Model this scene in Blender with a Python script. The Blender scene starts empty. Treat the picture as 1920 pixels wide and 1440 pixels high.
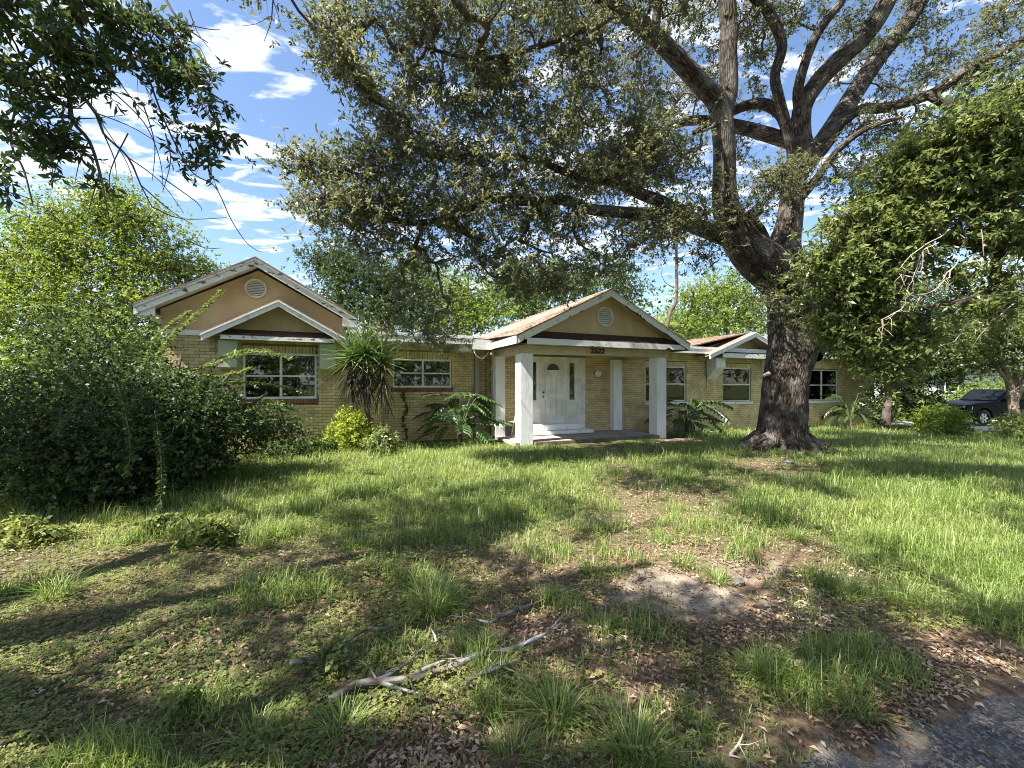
import bpy, bmesh, math, random
import numpy as np
from mathutils import Vector, Matrix

random.seed(7)
rng = np.random.default_rng(7)
scene = bpy.context.scene
col = scene.collection
R = math.radians

# ------------------------------------------------------------------ camera
FPX, CX, HY, CAMZ = 780.0, 960.0, 721.0, 1.65
cam = bpy.data.cameras.new("camera")
cam.sensor_width = 36.0
cam.lens = 36.0 * FPX / 1920.0
cam.shift_y = 1.0 / 1920.0
cam.clip_start, cam.clip_end = 0.05, 3000
camo = bpy.data.objects.new("camera", cam)
camo.location = (0, 0, CAMZ)
camo.rotation_euler = (R(90), 0, 0)
col.objects.link(camo)
scene.camera = camo

# ------------------------------------------------------------------ world / sun / exposure
SUN_EL = R(53)
sun_to = Vector((-0.85 * math.cos(SUN_EL), -0.527 * math.cos(SUN_EL), math.sin(SUN_EL))).normalized()
world = bpy.data.worlds.new("World")
scene.world = world
world.use_nodes = True
wn, wl = world.node_tree.nodes, world.node_tree.links
for n in list(wn):
    wn.remove(n)
wout = wn.new("ShaderNodeOutputWorld")
bg = wn.new("ShaderNodeBackground")
bg.inputs["Strength"].default_value = 0.073
sky = wn.new("ShaderNodeTexSky")
sky.sky_type = 'NISHITA'
sky.sun_disc = False
sky.sun_elevation = SUN_EL
sky.sun_rotation = math.atan2(sun_to.x, sun_to.y)
sky.ozone_density = 3.0
sky.air_density = 1.0
sky.dust_density = 0.6
tc = wn.new("ShaderNodeTexCoord")
sep = wn.new("ShaderNodeSeparateXYZ")
wl.new(tc.outputs["Generated"], sep.inputs[0])
mz = wn.new("ShaderNodeMath"); mz.operation = 'MAXIMUM'; mz.inputs[1].default_value = 0.06
wl.new(sep.outputs[2], mz.inputs[0])
dx = wn.new("ShaderNodeMath"); dx.operation = 'DIVIDE'
dy = wn.new("ShaderNodeMath"); dy.operation = 'DIVIDE'
wl.new(sep.outputs[0], dx.inputs[0]); wl.new(mz.outputs[0], dx.inputs[1])
wl.new(sep.outputs[1], dy.inputs[0]); wl.new(mz.outputs[0], dy.inputs[1])
cmb = wn.new("ShaderNodeCombineXYZ")
wl.new(dx.outputs[0], cmb.inputs[0]); wl.new(dy.outputs[0], cmb.inputs[1])
mp = wn.new("ShaderNodeMapping")
mp.inputs["Rotation"].default_value = (0, 0, R(35))
mp.inputs["Scale"].default_value = (1.0, 1.8, 1.0)
wl.new(cmb.outputs[0], mp.inputs[0])
n1 = wn.new("ShaderNodeTexNoise")
n1.inputs["Scale"].default_value = 3.2; n1.inputs["Detail"].default_value = 9; n1.inputs["Roughness"].default_value = 0.58
n1.inputs["Distortion"].default_value = 0.5
wl.new(mp.outputs[0], n1.inputs["Vector"])
n2 = wn.new("ShaderNodeTexNoise")
n2.inputs["Scale"].default_value = 0.45; n2.inputs["Detail"].default_value = 3
wl.new(cmb.outputs[0], n2.inputs["Vector"])
madd = wn.new("ShaderNodeMath"); madd.operation = 'MULTIPLY_ADD'
madd.inputs[1].default_value = 0.85
wl.new(n2.outputs[0], madd.inputs[0]); wl.new(n1.outputs[0], madd.inputs[2])
cr = wn.new("ShaderNodeValToRGB")
cr.color_ramp.elements[0].position = 0.93; cr.color_ramp.elements[0].color = (0, 0, 0, 1)
cr.color_ramp.elements[1].position = 1.44; cr.color_ramp.elements[1].color = (.68, .68, .68, 1)
wl.new(madd.outputs[0], cr.inputs[0])
cmix = wn.new("ShaderNodeMix"); cmix.data_type = 'RGBA'
cmix.inputs["B"].default_value = (5.0, 5.2, 5.5, 1)
wl.new(cr.outputs[0], cmix.inputs["Factor"])
wl.new(sky.outputs[0], cmix.inputs["A"])
wl.new(cmix.outputs["Result"], bg.inputs[0])
wl.new(bg.outputs[0], wout.inputs[0])

sl = bpy.data.lights.new("sun", 'SUN')
sl.energy = 5.0
sl.angle = R(0.53)
sl.color = (1.0, 0.94, 0.84)
so = bpy.data.objects.new("sun", sl)
so.rotation_euler = (-sun_to).to_track_quat('-Z', 'Y').to_euler()
so.location = (-20, -12, 40)
col.objects.link(so)
scene.view_settings.view_transform = 'Standard'
scene.view_settings.look = 'None'
scene.view_settings.gamma = 1
scene.view_settings.use_curve_mapping = False
scene.view_settings.exposure = 1.9
scene.cycles.filter_width = 1.0
scene.cycles.use_denoising = True
scene.cycles.denoising_prefilter = 'NONE'
scene.cycles.max_bounces = 8
scene.cycles.transparent_max_bounces = 12

# ------------------------------------------------------------------ materials
def new_mat(name):
    m = bpy.data.materials.new(name)
    m.use_nodes = True
    nt = m.node_tree
    return m, nt.nodes, nt.links, nt.nodes["Principled BSDF"]

def noise_mat(name, c1, c2, scale=8, rough=0.85, bump=0.3, bscale=None, lo=0.35, hi=0.65, c3=None, spec=0.3, detail=6, bdist=0.02,
              stretch=None):
    m, N, L, B = new_mat(name)
    t = N.new("ShaderNodeTexCoord")
    src = t.outputs["Object"]
    if stretch:
        mpn = N.new("ShaderNodeMapping"); mpn.inputs["Scale"].default_value = stretch
        L.new(src, mpn.inputs[0]); src = mpn.outputs[0]
    n = N.new("ShaderNodeTexNoise"); n.inputs["Scale"].default_value = scale; n.inputs["Detail"].default_value = detail
    L.new(src, n.inputs["Vector"])
    r = N.new("ShaderNodeValToRGB")
    r.color_ramp.elements[0].position = lo; r.color_ramp.elements[0].color = (*c1, 1)
    r.color_ramp.elements[1].position = hi; r.color_ramp.elements[1].color = (*c2, 1)
    if c3:
        e = r.color_ramp.elements.new(min(hi + 0.12, 1)); e.color = (*c3, 1)
    L.new(n.outputs[0], r.inputs[0]); L.new(r.outputs[0], B.inputs["Base Color"])
    B.inputs["Roughness"].default_value = rough
    B.inputs["Specular IOR Level"].default_value = spec
    if bump:
        n2 = N.new("ShaderNodeTexNoise"); n2.inputs["Scale"].default_value = bscale or scale * 5; n2.inputs["Detail"].default_value = 5
        L.new(src, n2.inputs["Vector"])
        b = N.new("ShaderNodeBump"); b.inputs["Strength"].default_value = bump; b.inputs["Distance"].default_value = bdist
        L.new(n2.outputs[0], b.inputs["Height"]); L.new(b.outputs[0], B.inputs["Normal"])
    return m

def leaf_mat(name, cols, trans=0.35, rough=0.42, tcol=None, spec=0.4):
    m, N, L, B = new_mat(name)
    a = N.new("ShaderNodeAttribute"); a.attribute_name = "tint"
    r = N.new("ShaderNodeValToRGB")
    els = r.color_ramp.elements
    els[0].color = (*cols[0], 1); els[-1].color = (*cols[-1], 1)
    for k, c in enumerate(cols[1:-1]):
        e = els.new((k + 1) / (len(cols) - 1)); e.color = (*c, 1)
    L.new(a.outputs["Fac"], r.inputs[0])
    L.new(r.outputs[0], B.inputs["Base Color"])
    B.inputs["Roughness"].default_value = rough
    B.inputs["Specular IOR Level"].default_value = spec
    tr = N.new("ShaderNodeBsdfTranslucent")
    hs = N.new("ShaderNodeHueSaturation"); hs.inputs["Hue"].default_value = 0.48
    hs.inputs["Saturation"].default_value = 1.1; hs.inputs["Value"].default_value = 1.7
    L.new(r.outputs[0], hs.inputs["Color"]); L.new(hs.outputs[0], tr.inputs[0])
    mx = N.new("ShaderNodeMixShader"); mx.inputs[0].default_value = trans
    L.new(B.outputs[0], mx.inputs[1]); L.new(tr.outputs[0], mx.inputs[2])
    L.new(mx.outputs[0], N["Material Output"].inputs[0])
    return m

def brick_mat(name, cols, mott=0.25):
    m, N, L, B = new_mat(name)
    g = N.new("ShaderNodeNewGeometry"); o = N.new("ShaderNodeObjectInfo")
    ad = N.new("ShaderNodeMath"); ad.operation = 'ADD'
    fr = N.new("ShaderNodeMath"); fr.operation = 'FRACT'
    L.new(g.outputs["Random Per Island"], ad.inputs[0]); L.new(o.outputs["Random"], ad.inputs[1]); L.new(ad.outputs[0], fr.inputs[0])
    r = N.new("ShaderNodeValToRGB"); els = r.color_ramp.elements
    els[0].color = (*cols[0], 1); els[-1].color = (*cols[-1], 1)
    for k, c in enumerate(cols[1:-1]):
        e = els.new((k + 1) / (len(cols) - 1)); e.color = (*c, 1)
    L.new(fr.outputs[0], r.inputs[0])
    n = N.new("ShaderNodeTexNoise"); n.inputs["Scale"].default_value = 2.2; n.inputs["Detail"].default_value = 7
    L.new(g.outputs["Position"], n.inputs["Vector"])
    rr = N.new("ShaderNodeMapRange"); rr.inputs["From Min"].default_value = 0.3; rr.inputs["From Max"].default_value = 0.7
    rr.inputs["To Min"].default_value = 1 - mott; rr.inputs["To Max"].default_value = 1 + mott * 0.4
    L.new(n.outputs[0], rr.inputs[0])
    vm = N.new("ShaderNodeVectorMath"); vm.operation = 'SCALE'
    L.new(r.outputs[0], vm.inputs[0]); L.new(rr.outputs[0], vm.inputs["Scale"])
    L.new(vm.outputs[0], B.inputs["Base Color"])
    n2 = N.new("ShaderNodeTexNoise"); n2.inputs["Scale"].default_value = 45; n2.inputs["Detail"].default_value = 5
    L.new(g.outputs["Position"], n2.inputs["Vector"])
    b = N.new("ShaderNodeBump"); b.inputs["Strength"].default_value = 0.5; b.inputs["Distance"].default_value = 0.012
    L.new(n2.outputs[0], b.inputs["Height"]); L.new(b.outputs[0], B.inputs["Normal"])
    B.inputs["Roughness"].default_value = 0.88
    return m

def bark_mat(name, c1, c2, c3, vs=26, zs=0.22, bump=1.0, dist=0.03, lich=(0.48, 0.68)):
    m, N, L, B = new_mat(name)
    a = N.new("ShaderNodeAttribute"); a.attribute_name = "bark"
    mpn = N.new("ShaderNodeMapping"); mpn.inputs["Scale"].default_value = (1, 1, zs)
    L.new(a.outputs["Vector"], mpn.inputs[0])
    nz = N.new("ShaderNodeTexNoise"); nz.inputs["Scale"].default_value = 6; nz.inputs["Detail"].default_value = 4
    L.new(mpn.outputs[0], nz.inputs["Vector"])
    mxv = N.new("ShaderNodeMix"); mxv.data_type = 'RGBA'; mxv.inputs["Factor"].default_value = 0.10
    L.new(mpn.outputs[0], mxv.inputs["A"]); L.new(nz.outputs["Color"], mxv.inputs["B"])
    v = N.new("ShaderNodeTexVoronoi"); v.feature = 'DISTANCE_TO_EDGE'; v.inputs["Scale"].default_value = vs
    L.new(mxv.outputs["Result"], v.inputs["Vector"])
    n = N.new("ShaderNodeTexNoise"); n.inputs["Scale"].default_value = 3.0; n.inputs["Detail"].default_value = 8
    L.new(a.outputs["Vector"], n.inputs["Vector"])
    r1 = N.new("ShaderNodeValToRGB")
    r1.color_ramp.elements[0].position = 0.0; r1.color_ramp.elements[0].color = (*c1, 1)
    r1.color_ramp.elements[1].position = 0.28; r1.color_ramp.elements[1].color = (*c2, 1)
    L.new(v.outputs["Distance"], r1.inputs[0])
    r2 = N.new("ShaderNodeValToRGB")
    r2.color_ramp.elements[0].position = lich[0]; r2.color_ramp.elements[0].color = (0, 0, 0, 1)
    r2.color_ramp.elements[1].position = lich[1]; r2.color_ramp.elements[1].color = (0.75, 0.75, 0.75, 1)
    L.new(n.outputs[0], r2.inputs[0])
    mx = N.new("ShaderNodeMix"); mx.data_type = 'RGBA'; mx.inputs["B"].default_value = (*c3, 1)
    L.new(r2.outputs[0], mx.inputs["Factor"]); L.new(r1.outputs[0], mx.inputs["A"])
    L.new(mx.outputs["Result"], B.inputs["Base Color"])
    n3 = N.new("ShaderNodeTexNoise"); n3.inputs["Scale"].default_value = 60; n3.inputs["Detail"].default_value = 4
    L.new(a.outputs["Vector"], n3.inputs["Vector"])
    mad = N.new("ShaderNodeMath"); mad.operation = 'MULTIPLY_ADD'; mad.inputs[1].default_value = 0.25
    mn = N.new("ShaderNodeMath"); mn.operation = 'MINIMUM'; mn.inputs[1].default_value = 0.35
    L.new(v.outputs["Distance"], mn.inputs[0])
    L.new(n3.outputs[0], mad.inputs[0]); L.new(mn.outputs[0], mad.inputs[2])
    b = N.new("ShaderNodeBump"); b.inputs["Strength"].default_value = bump; b.inputs["Distance"].default_value = dist
    L.new(mad.outputs[0], b.inputs["Height"]); L.new(b.outputs[0], B.inputs["Normal"])
    B.inputs["Roughness"].default_value = 0.92
    B.inputs["Specular IOR Level"].default_value = 0.2
    return m

def plain(name, c, rough=0.6, metal=0.0, spec=0.5):
    m, N, L, B = new_mat(name)
    n = N.new("ShaderNodeTexNoise"); n.inputs["Scale"].default_value = 14; n.inputs["Detail"].default_value = 6
    t = N.new("ShaderNodeTexCoord"); L.new(t.outputs["Object"], n.inputs["Vector"])
    r = N.new("ShaderNodeValToRGB")
    r.color_ramp.elements[0].position = 0.3; r.color_ramp.elements[0].color = (c[0] * .8, c[1] * .8, c[2] * .8, 1)
    r.color_ramp.elements[1].position = 0.7; r.color_ramp.elements[1].color = (min(1, c[0] * 1.1), min(1, c[1] * 1.1), min(1, c[2] * 1.1), 1)
    L.new(n.outputs[0], r.inputs[0]); L.new(r.outputs[0], B.inputs["Base Color"])
    B.inputs["Roughness"].default_value = rough; B.inputs["Metallic"].default_value = metal
    B.inputs["Specular IOR Level"].default_value = spec
    return m

def glass_mat():
    m, N, L, B = new_mat("window_glass")
    N.remove(B)
    fz = N.new("ShaderNodeFresnel"); fz.inputs[0].default_value = 1.55
    t = N.new("ShaderNodeBsdfTransparent"); t.inputs[0].default_value = (0.72, 0.78, 0.8, 1)
    g = N.new("ShaderNodeBsdfGlossy"); g.inputs["Roughness"].default_value = 0.015
    nz = N.new("ShaderNodeTexNoise"); nz.inputs["Scale"].default_value = 1.3
    tcn = N.new("ShaderNodeTexCoord"); L.new(tcn.outputs["Object"], nz.inputs["Vector"])
    b = N.new("ShaderNodeBump"); b.inputs["Strength"].default_value = 0.05; b.inputs["Distance"].default_value = 0.05
    L.new(nz.outputs[0], b.inputs["Height"]); L.new(b.outputs[0], g.inputs["Normal"])
    mul = N.new("ShaderNodeMath"); mul.operation = 'MULTIPLY_ADD'; mul.inputs[1].default_value = 1.0; mul.inputs[2].default_value = 0.04
    L.new(fz.outputs[0], mul.inputs[0])
    mx = N.new("ShaderNodeMixShader")
    L.new(mul.outputs[0], mx.inputs[0]); L.new(t.outputs[0], mx.inputs[1]); L.new(g.outputs[0], mx.inputs[2])
    L.new(mx.outputs[0], N["Material Output"].inputs[0])
    return m

M = {}
M['brick'] = brick_mat("yellow_brick", [(.54, .41, .19), (.64, .50, .25), (.70, .57, .31), (.59, .46, .22)], 0.3)
M['redbrick'] = brick_mat("red_brick", [(.24, .10, .065), (.30, .14, .09), (.20, .085, .06)], 0.35)
M['darkbrick'] = brick_mat("brown_brick", [(.16, .11, .085), (.22, .15, .11), (.13, .09, .07)], 0.35)
M['paver'] = brick_mat("paver_clay", [(.36, .22, .16), (.42, .28, .21), (.33, .19, .14)], 0.4)
M['shingle'] = brick_mat("asphalt_shingle", [(.25, .17, .125), (.32, .225, .17), (.19, .13, .10), (.37, .275, .21)], 0.4)
M['mortar'] = noise_mat("mortar", (.17, .14, .085), (.25, .21, .13), 12)
M['stucco'] = noise_mat("tan_stucco", (.48, .365, .21), (.61, .475, .285), 4, 0.92, 0.5, 30, 0.25, 0.62, stretch=(1, 1, .3))
M['stain'] = noise_mat("stained_stucco", (.44, .32, .20), (.60, .455, .265), 1.2, 0.92, 0.5, 70, 0.32, 0.55)
M['white'] = noise_mat("weathered_white_paint", (.32, .30, .26), (.74, .74, .71), 6, 0.6, 0.15, 40, 0.22, 0.42)
M['peel'] = noise_mat("peeling_white_paint", (.10, .075, .055), (.70, .70, .67), 7, 0.65, 0.4, 30, 0.34, 0.43, stretch=(1, 1, 2.2))
M['whitestucco'] = noise_mat("white_stucco", (.58, .57, .54), (.80, .80, .78), 7, 0.85, 0.45, 22, 0.22, 0.5, bdist=0.012, stretch=(1, 1, .22))
M['doorwhite'] = noise_mat("door_white_paint", (.60, .575, .50), (.80, .775, .70), 4, 0.5, 0.1, 40, 0.3, 0.6)
M['beige'] = noise_mat("beige_trim_paint", (.46, .39, .26), (.58, .50, .35), 3, 0.7, 0.15, 40)
M['palegreen'] = noise_mat("pale_green_stucco", (.42, .44, .31), (.52, .54, .40), 4, 0.85, 0.4, 50)
M['oldwood'] = noise_mat("bare_dark_wood", (.05, .03, .022), (.13, .075, .05), 9, 0.9, 0.5, 40, stretch=(1, 1, 6))
M['flatroof'] = noise_mat("white_roof_coating", (.42, .42, .41), (.78, .78, .77), 3, 0.7, 0.3, 30, 0.25, 0.5)
M['concrete'] = noise_mat("grey_concrete", (.22, .20, .18), (.36, .34, .31), 3, 0.9, 0.4, 60)
M['drive'] = noise_mat("pale_concrete", (.42, .38, .32), (.58, .54, .47), 2, 0.9, 0.4, 60)
M['glass'] = glass_mat()
M['dark'] = noise_mat("dim_interior", (.05, .045, .04), (.09, .08, .07), 2, 0.9, 0)
M['curtain'] = noise_mat("grey_curtain", (.16, .16, .16), (.24, .24, .24), 3, 0.9, 0.2)
M['black'] = plain("black_paint", (.012, .012, .012), 0.4)
M['metal'] = plain("grey_metal", (.30, .29, .27), 0.5, 0.4)
M['bark'] = bark_mat("oak_bark", (.014, .010, .008), (.098, .077, .062), (.17, .152, .132), vs=21, zs=.20, dist=.06)
M['barksmooth'] = bark_mat("branch_bark", (.05, .038, .03), (.115, .09, .072), (.20, .18, .155), vs=30, dist=0.01)
M['palebark'] = bark_mat("pale_bark", (.16, .11, .08), (.34, .25, .19), (.42, .36, .30), vs=20, dist=0.01)
M['deadwood'] = bark_mat("dead_wood", (.05, .04, .03), (.17, .14, .115), (.50, .52, .48), vs=30, dist=0.012, lich=(.47, .60))
M['deadtwig'] = plain("dry_twig", (.36, .31, .25), 0.9)
M['oakleaf'] = leaf_mat("oak_leaf", [(.065, .078, .038), (.105, .122, .056), (.145, .162, .074), (.21, .212, .105)], 0.45, 0.38)
M['laurelleaf'] = leaf_mat("laurel_leaf", [(.065, .095, .033), (.11, .15, .048), (.165, .21, .068), (.23, .27, .105)], 0.43, 0.36)
M['darkleaf'] = leaf_mat("dark_leaf", [(.028, .048, .016), (.048, .08, .024), (.07, .105, .03)], 0.36, 0.42)  # one dark green leaf colour shared by several trees, the vine and the sago
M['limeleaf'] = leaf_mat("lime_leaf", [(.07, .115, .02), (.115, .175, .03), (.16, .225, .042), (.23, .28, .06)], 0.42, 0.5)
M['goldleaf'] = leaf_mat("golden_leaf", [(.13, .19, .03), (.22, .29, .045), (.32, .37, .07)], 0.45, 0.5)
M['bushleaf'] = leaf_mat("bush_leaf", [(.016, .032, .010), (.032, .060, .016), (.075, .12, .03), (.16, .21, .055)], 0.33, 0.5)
M['backleaf'] = leaf_mat("far_leaf", [(.035, .06, .018), (.06, .10, .026), (.10, .15, .036), (.16, .21, .055)], 0.35, 0.5)
M['palmleaf'] = leaf_mat("palm_leaf", [(.10, .16, .04), (.18, .25, .06), (.28, .33, .10)], 0.35, 0.45)
M['yucca'] = leaf_mat("yucca_leaf", [(.05, .10, .03), (.09, .15, .04), (.15, .21, .07)], 0.25, 0.35)
M['yuccadead'] = leaf_mat("dead_yucca_leaf", [(.016, .014, .010), (.035, .03, .02), (.07, .06, .04)], 0.15, 0.6)
M['philo'] = leaf_mat("philodendron_leaf", [(.03, .065, .02), (.055, .11, .03), (.08, .14, .04)], 0.22, 0.28, spec=0.6)
M['grass'] = leaf_mat("grass_blade", [(.065, .118, .026), (.11, .182, .038), (.165, .245, .055), (.26, .31, .10), (.43, .40, .21)], 0.40, 0.5)
M['weed'] = leaf_mat("ground_cover_leaf", [(.06, .10, .028), (.11, .155, .04), (.18, .215, .06), (.28, .28, .10)], 0.38, 0.55)
M['litter'] = leaf_mat("fallen_leaf", [(.09, .05, .032), (.18, .10, .065), (.27, .18, .12), (.37, .28, .20), (.48, .40, .31)], 0.12, 0.75, spec=0.25)
M['petiole'] = plain("green_stalk", (.10, .15, .05), 0.5)
M['paint_navy'] = plain("navy_car_paint", (.001, .002, .008), 0.42, 0.0, 0.12)
M['rubber'] = plain("tyre_rubber", (.02, .02, .02), 0.85)
M['chrome'] = plain("alloy_wheel", (.55, .55, .56), 0.3, 0.9)
M['carglass'] = plain("tinted_glass", (.008, .01, .012), 0.3, 0.0, 0.1)
M['stone'] = noise_mat("grey_stone", (.08, .075, .07), (.19, .18, .16), 9, 0.9, 0.6, 30)
M['paper'] = plain("white_paper", (.75, .76, .80), 0.7)
M['greyroof'] = noise_mat("grey_shingle_roof", (.16, .15, .15), (.26, .25, .25), 10, 0.9, 0.4)
M['neighbour'] = noise_mat("pale_siding", (.40, .40, .38), (.50, .50, .48), 3, 0.8, 0.1)
M['shutter'] = plain("dark_shutter", (.03, .045, .05), 0.5)
M['yellowpole'] = plain("yellowed_plastic", (.62, .45, .20), 0.5)
M['lampglass'] = plain("opal_glass", (.80, .77, .70), 0.25)

# ------------------------------------------------------------------ helpers
def link(o, parent=None):
    col.objects.link(o)
    if parent is not None:
        o.parent = parent
    return o

def tag(o, label=None, cat=None, group=None, kind=None):
    if label: o['label'] = label
    if cat: o['category'] = cat
    if group: o['group'] = group
    if kind: o['kind'] = kind
    return o

def empty(name, loc=(0, 0, 0), rz=0.0):
    o = bpy.data.objects.new(name, None)
    o.location = loc; o.rotation_euler = (0, 0, rz)
    o.empty_display_size = 0.2
    return link(o)

class MB:
    def __init__(s): s.v = []; s.f = []
    def add(s, vs, fs):
        b = len(s.v); s.v.extend([tuple(p) for p in vs]); s.f.extend([tuple(i + b for i in f) for f in fs]); return s
    def box(s, x0, x1, y0, y1, z0, z1):
        return s.add([(x0, y0, z0), (x1, y0, z0), (x1, y1, z0), (x0, y1, z0), (x0, y0, z1), (x1, y0, z1), (x1, y1, z1), (x0, y1, z1)],
                     [(0, 3, 2, 1), (4, 5, 6, 7), (0, 1, 5, 4), (1, 2, 6, 5), (2, 3, 7, 6), (3, 0, 4, 7)])
    def prism(s, poly, vec):
        n = len(poly); q = [tuple(p[k] + vec[k] for k in range(3)) for p in poly]
        fs = [tuple(range(n)), tuple(range(2 * n - 1, n - 1, -1))] + [((i + 1) % n, i, i + n, (i + 1) % n + n) for i in range(n)]
        return s.add(list(poly) + q, fs)
    def board(s, p, q, h, v0, th):   # p,q = (u,z) of the top edge
        return s.prism([(p[0], v0, p[1]), (q[0], v0, q[1]), (q[0], v0, q[1] - h), (p[0], v0, p[1] - h)], (0, th, 0))
    def tube(s, pts, rad, n=6, cap=True):
        pts = [Vector(p) for p in pts]; b = len(s.v); m = len(pts)
        if not hasattr(rad, '__len__'): rad = [rad] * m
        up = Vector((0, 0, 1)) if abs((pts[-1] - pts[0]).normalized().z) < 0.9 else Vector((1, 0, 0))
        for i, p in enumerate(pts):
            t = (pts[min(i + 1, m - 1)] - pts[max(i - 1, 0)]).normalized()
            a = t.cross(up).normalized(); c = a.cross(t)
            for k in range(n):
                an = 2 * math.pi * k / n
                s.v.append(tuple(p + (a * math.cos(an) + c * math.sin(an)) * rad[i]))
        for i in range(m - 1):
            for k in range(n):
                s.f.append((b + i * n + k, b + i * n + (k + 1) % n, b + (i + 1) * n + (k + 1) % n, b + (i + 1) * n + k))
        if cap:
            s.f.append(tuple(b + k for k in range(n - 1, -1, -1))); s.f.append(tuple(b + (m - 1) * n + k for k in range(n)))
        return s
    def mesh(s, name, mat):
        me = bpy.data.meshes.new(name); me.from_pydata(s.v, [], s.f); me.materials.append(mat); me.update()
        return me
    def build(s, name, mat, parent=None, kind=None, smooth=False, bevel=0.0):
        me = s.mesh(name, mat)
        if smooth: me.shade_smooth()
        o = link(bpy.data.objects.new(name, me), parent)
        if kind: o['kind'] = kind
        if bevel:
            bm = bmesh.new(); bm.from_mesh(me); bmesh.ops.recalc_face_normals(bm, faces=bm.faces); bm.to_mesh(me); bm.free()
            b = o.modifiers.new("bevel", 'BEVEL'); b.width = bevel; b.segments = 2; b.limit_method = 'ANGLE'
        return o

def np_mesh(name, V, F, mat, parent=None, kind=None, attrs=None, vattrs=None, smooth=False):
    V = np.asarray(V, dtype=np.float32); F = np.asarray(F, dtype=np.int32)
    me = bpy.data.meshes.new(name)
    k = F.shape[1]
    me.vertices.add(len(V)); me.vertices.foreach_set("co", V.ravel())
    me.loops.add(F.size); me.loops.foreach_set("vertex_index", F.ravel())
    me.polygons.add(len(F)); me.polygons.foreach_set("loop_start", np.arange(0, F.size, k, dtype=np.int32))
    me.materials.append(mat)
    me.update(calc_edges=True)
    for n, a in (attrs or {}).items():
        at = me.attributes.new(n, 'FLOAT', 'POINT'); at.data.foreach_set("value", np.asarray(a, dtype=np.float32).ravel())
    for n, a in (vattrs or {}).items():
        at = me.attributes.new(n, 'FLOAT_VECTOR', 'POINT'); at.data.foreach_set("vector", np.asarray(a, dtype=np.float32).ravel())
    if smooth: me.shade_smooth()
    o = bpy.data.objects.new(name, me)
    if kind: o['kind'] = kind
    return link(o, parent)

def copy_tree(o, parent=None):
    c = o.copy(); col.objects.link(c); c.parent = parent
    for ch in list(o.children): copy_tree(ch, c)
    return c

# value noise on arrays
_lat = rng.random((256, 256))
def vnoise(x, y):
    x = np.asarray(x, float); y = np.asarray(y, float)
    xi = np.floor(x).astype(int); yi = np.floor(y).astype(int); fx = x - xi; fy = y - yi
    fx = fx * fx * (3 - 2 * fx); fy = fy * fy * (3 - 2 * fy)
    g = lambda a, b: _lat[a % 256, b % 256]
    return (g(xi, yi) * (1 - fx) + g(xi + 1, yi) * fx) * (1 - fy) + (g(xi, yi + 1) * (1 - fx) + g(xi + 1, yi + 1) * fx) * fy
def fbm(x, y, o=4):
    r = 0; a = 0.5; t = 0
    for k in range(o):
        r = r + a * vnoise(x * 2 ** k + 17 * k, y * 2 ** k + 31 * k); t += a; a *= 0.5
    return r / t
def sstep(a, b, x):
    t = np.clip((x - a) / (b - a), 0, 1); return t * t * (3 - 2 * t)

def hgt(x, y):
    x = np.asarray(x, float); y = np.asarray(y, float)
    near = np.exp(-((x - 3) ** 2 + (y - 6) ** 2) / 400)
    h = -0.022 * np.clip(x - 2.5, 0, 20) + (fbm(x * 0.6 + 5, y * 0.6 + 9, 3) - 0.5) * 0.14 * near
    r2 = np.hypot(x - 7.05, y - 10.9)
    return h + 0.16 * np.exp(-(r2 / 1.5) ** 2)

def at(px, py, Y):
    return Vector(((px - CX) / FPX * Y, Y, CAMZ + (HY - py) / FPX * Y))
def on_ground(px, py, dz=0.0):
    Y = FPX * CAMZ / (py - HY)
    for _ in range(12):
        x = (px - CX) / FPX * Y
        Y = FPX * (CAMZ - float(hgt(x, Y))) / (py - HY)
    x = (px - CX) / FPX * Y
    return Vector((x, Y, float(hgt(x, Y)) + dz))

# ------------------------------------------------------------------ ground
EL = [(1330, 1110, 200, 62, 1.0), (1070, 1090, 100, 34, .6), (1780, 1225, 230, 42, .9), (620, 1065, 130, 30, .7), (1270, 925, 150, 26, .7),
      (900, 1400, 140, 55, .7), (150, 1340, 240, 50, .6), (1110, 985, 100, 18, .4), (1440, 880, 110, 28, .8), (1000, 1190, 130, 34, .6),
      (1250, 1300, 130, 70, .6), (1010, 935, 50, 10, .5), (1480, 1040, 90, 28, .6), (1690, 1360, 200, 80, 1.0), (330, 1040, 80, 22, .5),
      (1420, 1190, 160, 40, .6), (560, 1250, 90, 40, .5), (820, 1425, 210, 50, .9), (420, 1410, 160, 40, .5)]
def to_px(x, y):
    y = np.maximum(y, 0.3)
    return CX + FPX * x / y, HY + FPX * (CAMZ - hgt(x, y)) / y
def bare_map(x, y):
    px, py = to_px(x, y)
    b = np.zeros_like(px)
    for (a, c, rx, ry, s) in EL:
        d = ((px - a) / rx) ** 2 + ((py - c) / ry) ** 2
        b = np.maximum(b, s * np.exp(-d * 0.9))
    return b
def lush_map(x, y):
    px, py = to_px(x, y)
    a = sstep(1050, 920, py) * sstep(1250, 1000, px)
    b = sstep(70, -50, py - (865 + (px - 1050) * 0.34)) * sstep(1080, 1300, px)
    b = b * (.55 + .45 * np.maximum(sstep(.40, .58, fbm(x * 1.1 + 60, y * 1.1 + 13, 3)), .75 * sstep(1500, 1750, px)))
    far = sstep(842, 826, py)
    return np.clip(np.maximum(np.maximum(a, b), far), 0, 1) * (1 - 0.75 * np.clip(bare_map(x, y), 0, 1))
def on_road(x, y):
    return y < 1.79 + 0.349 * (x - 1.24) + (vnoise(x * 3, y * 3) - .5) * 0.18

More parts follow.
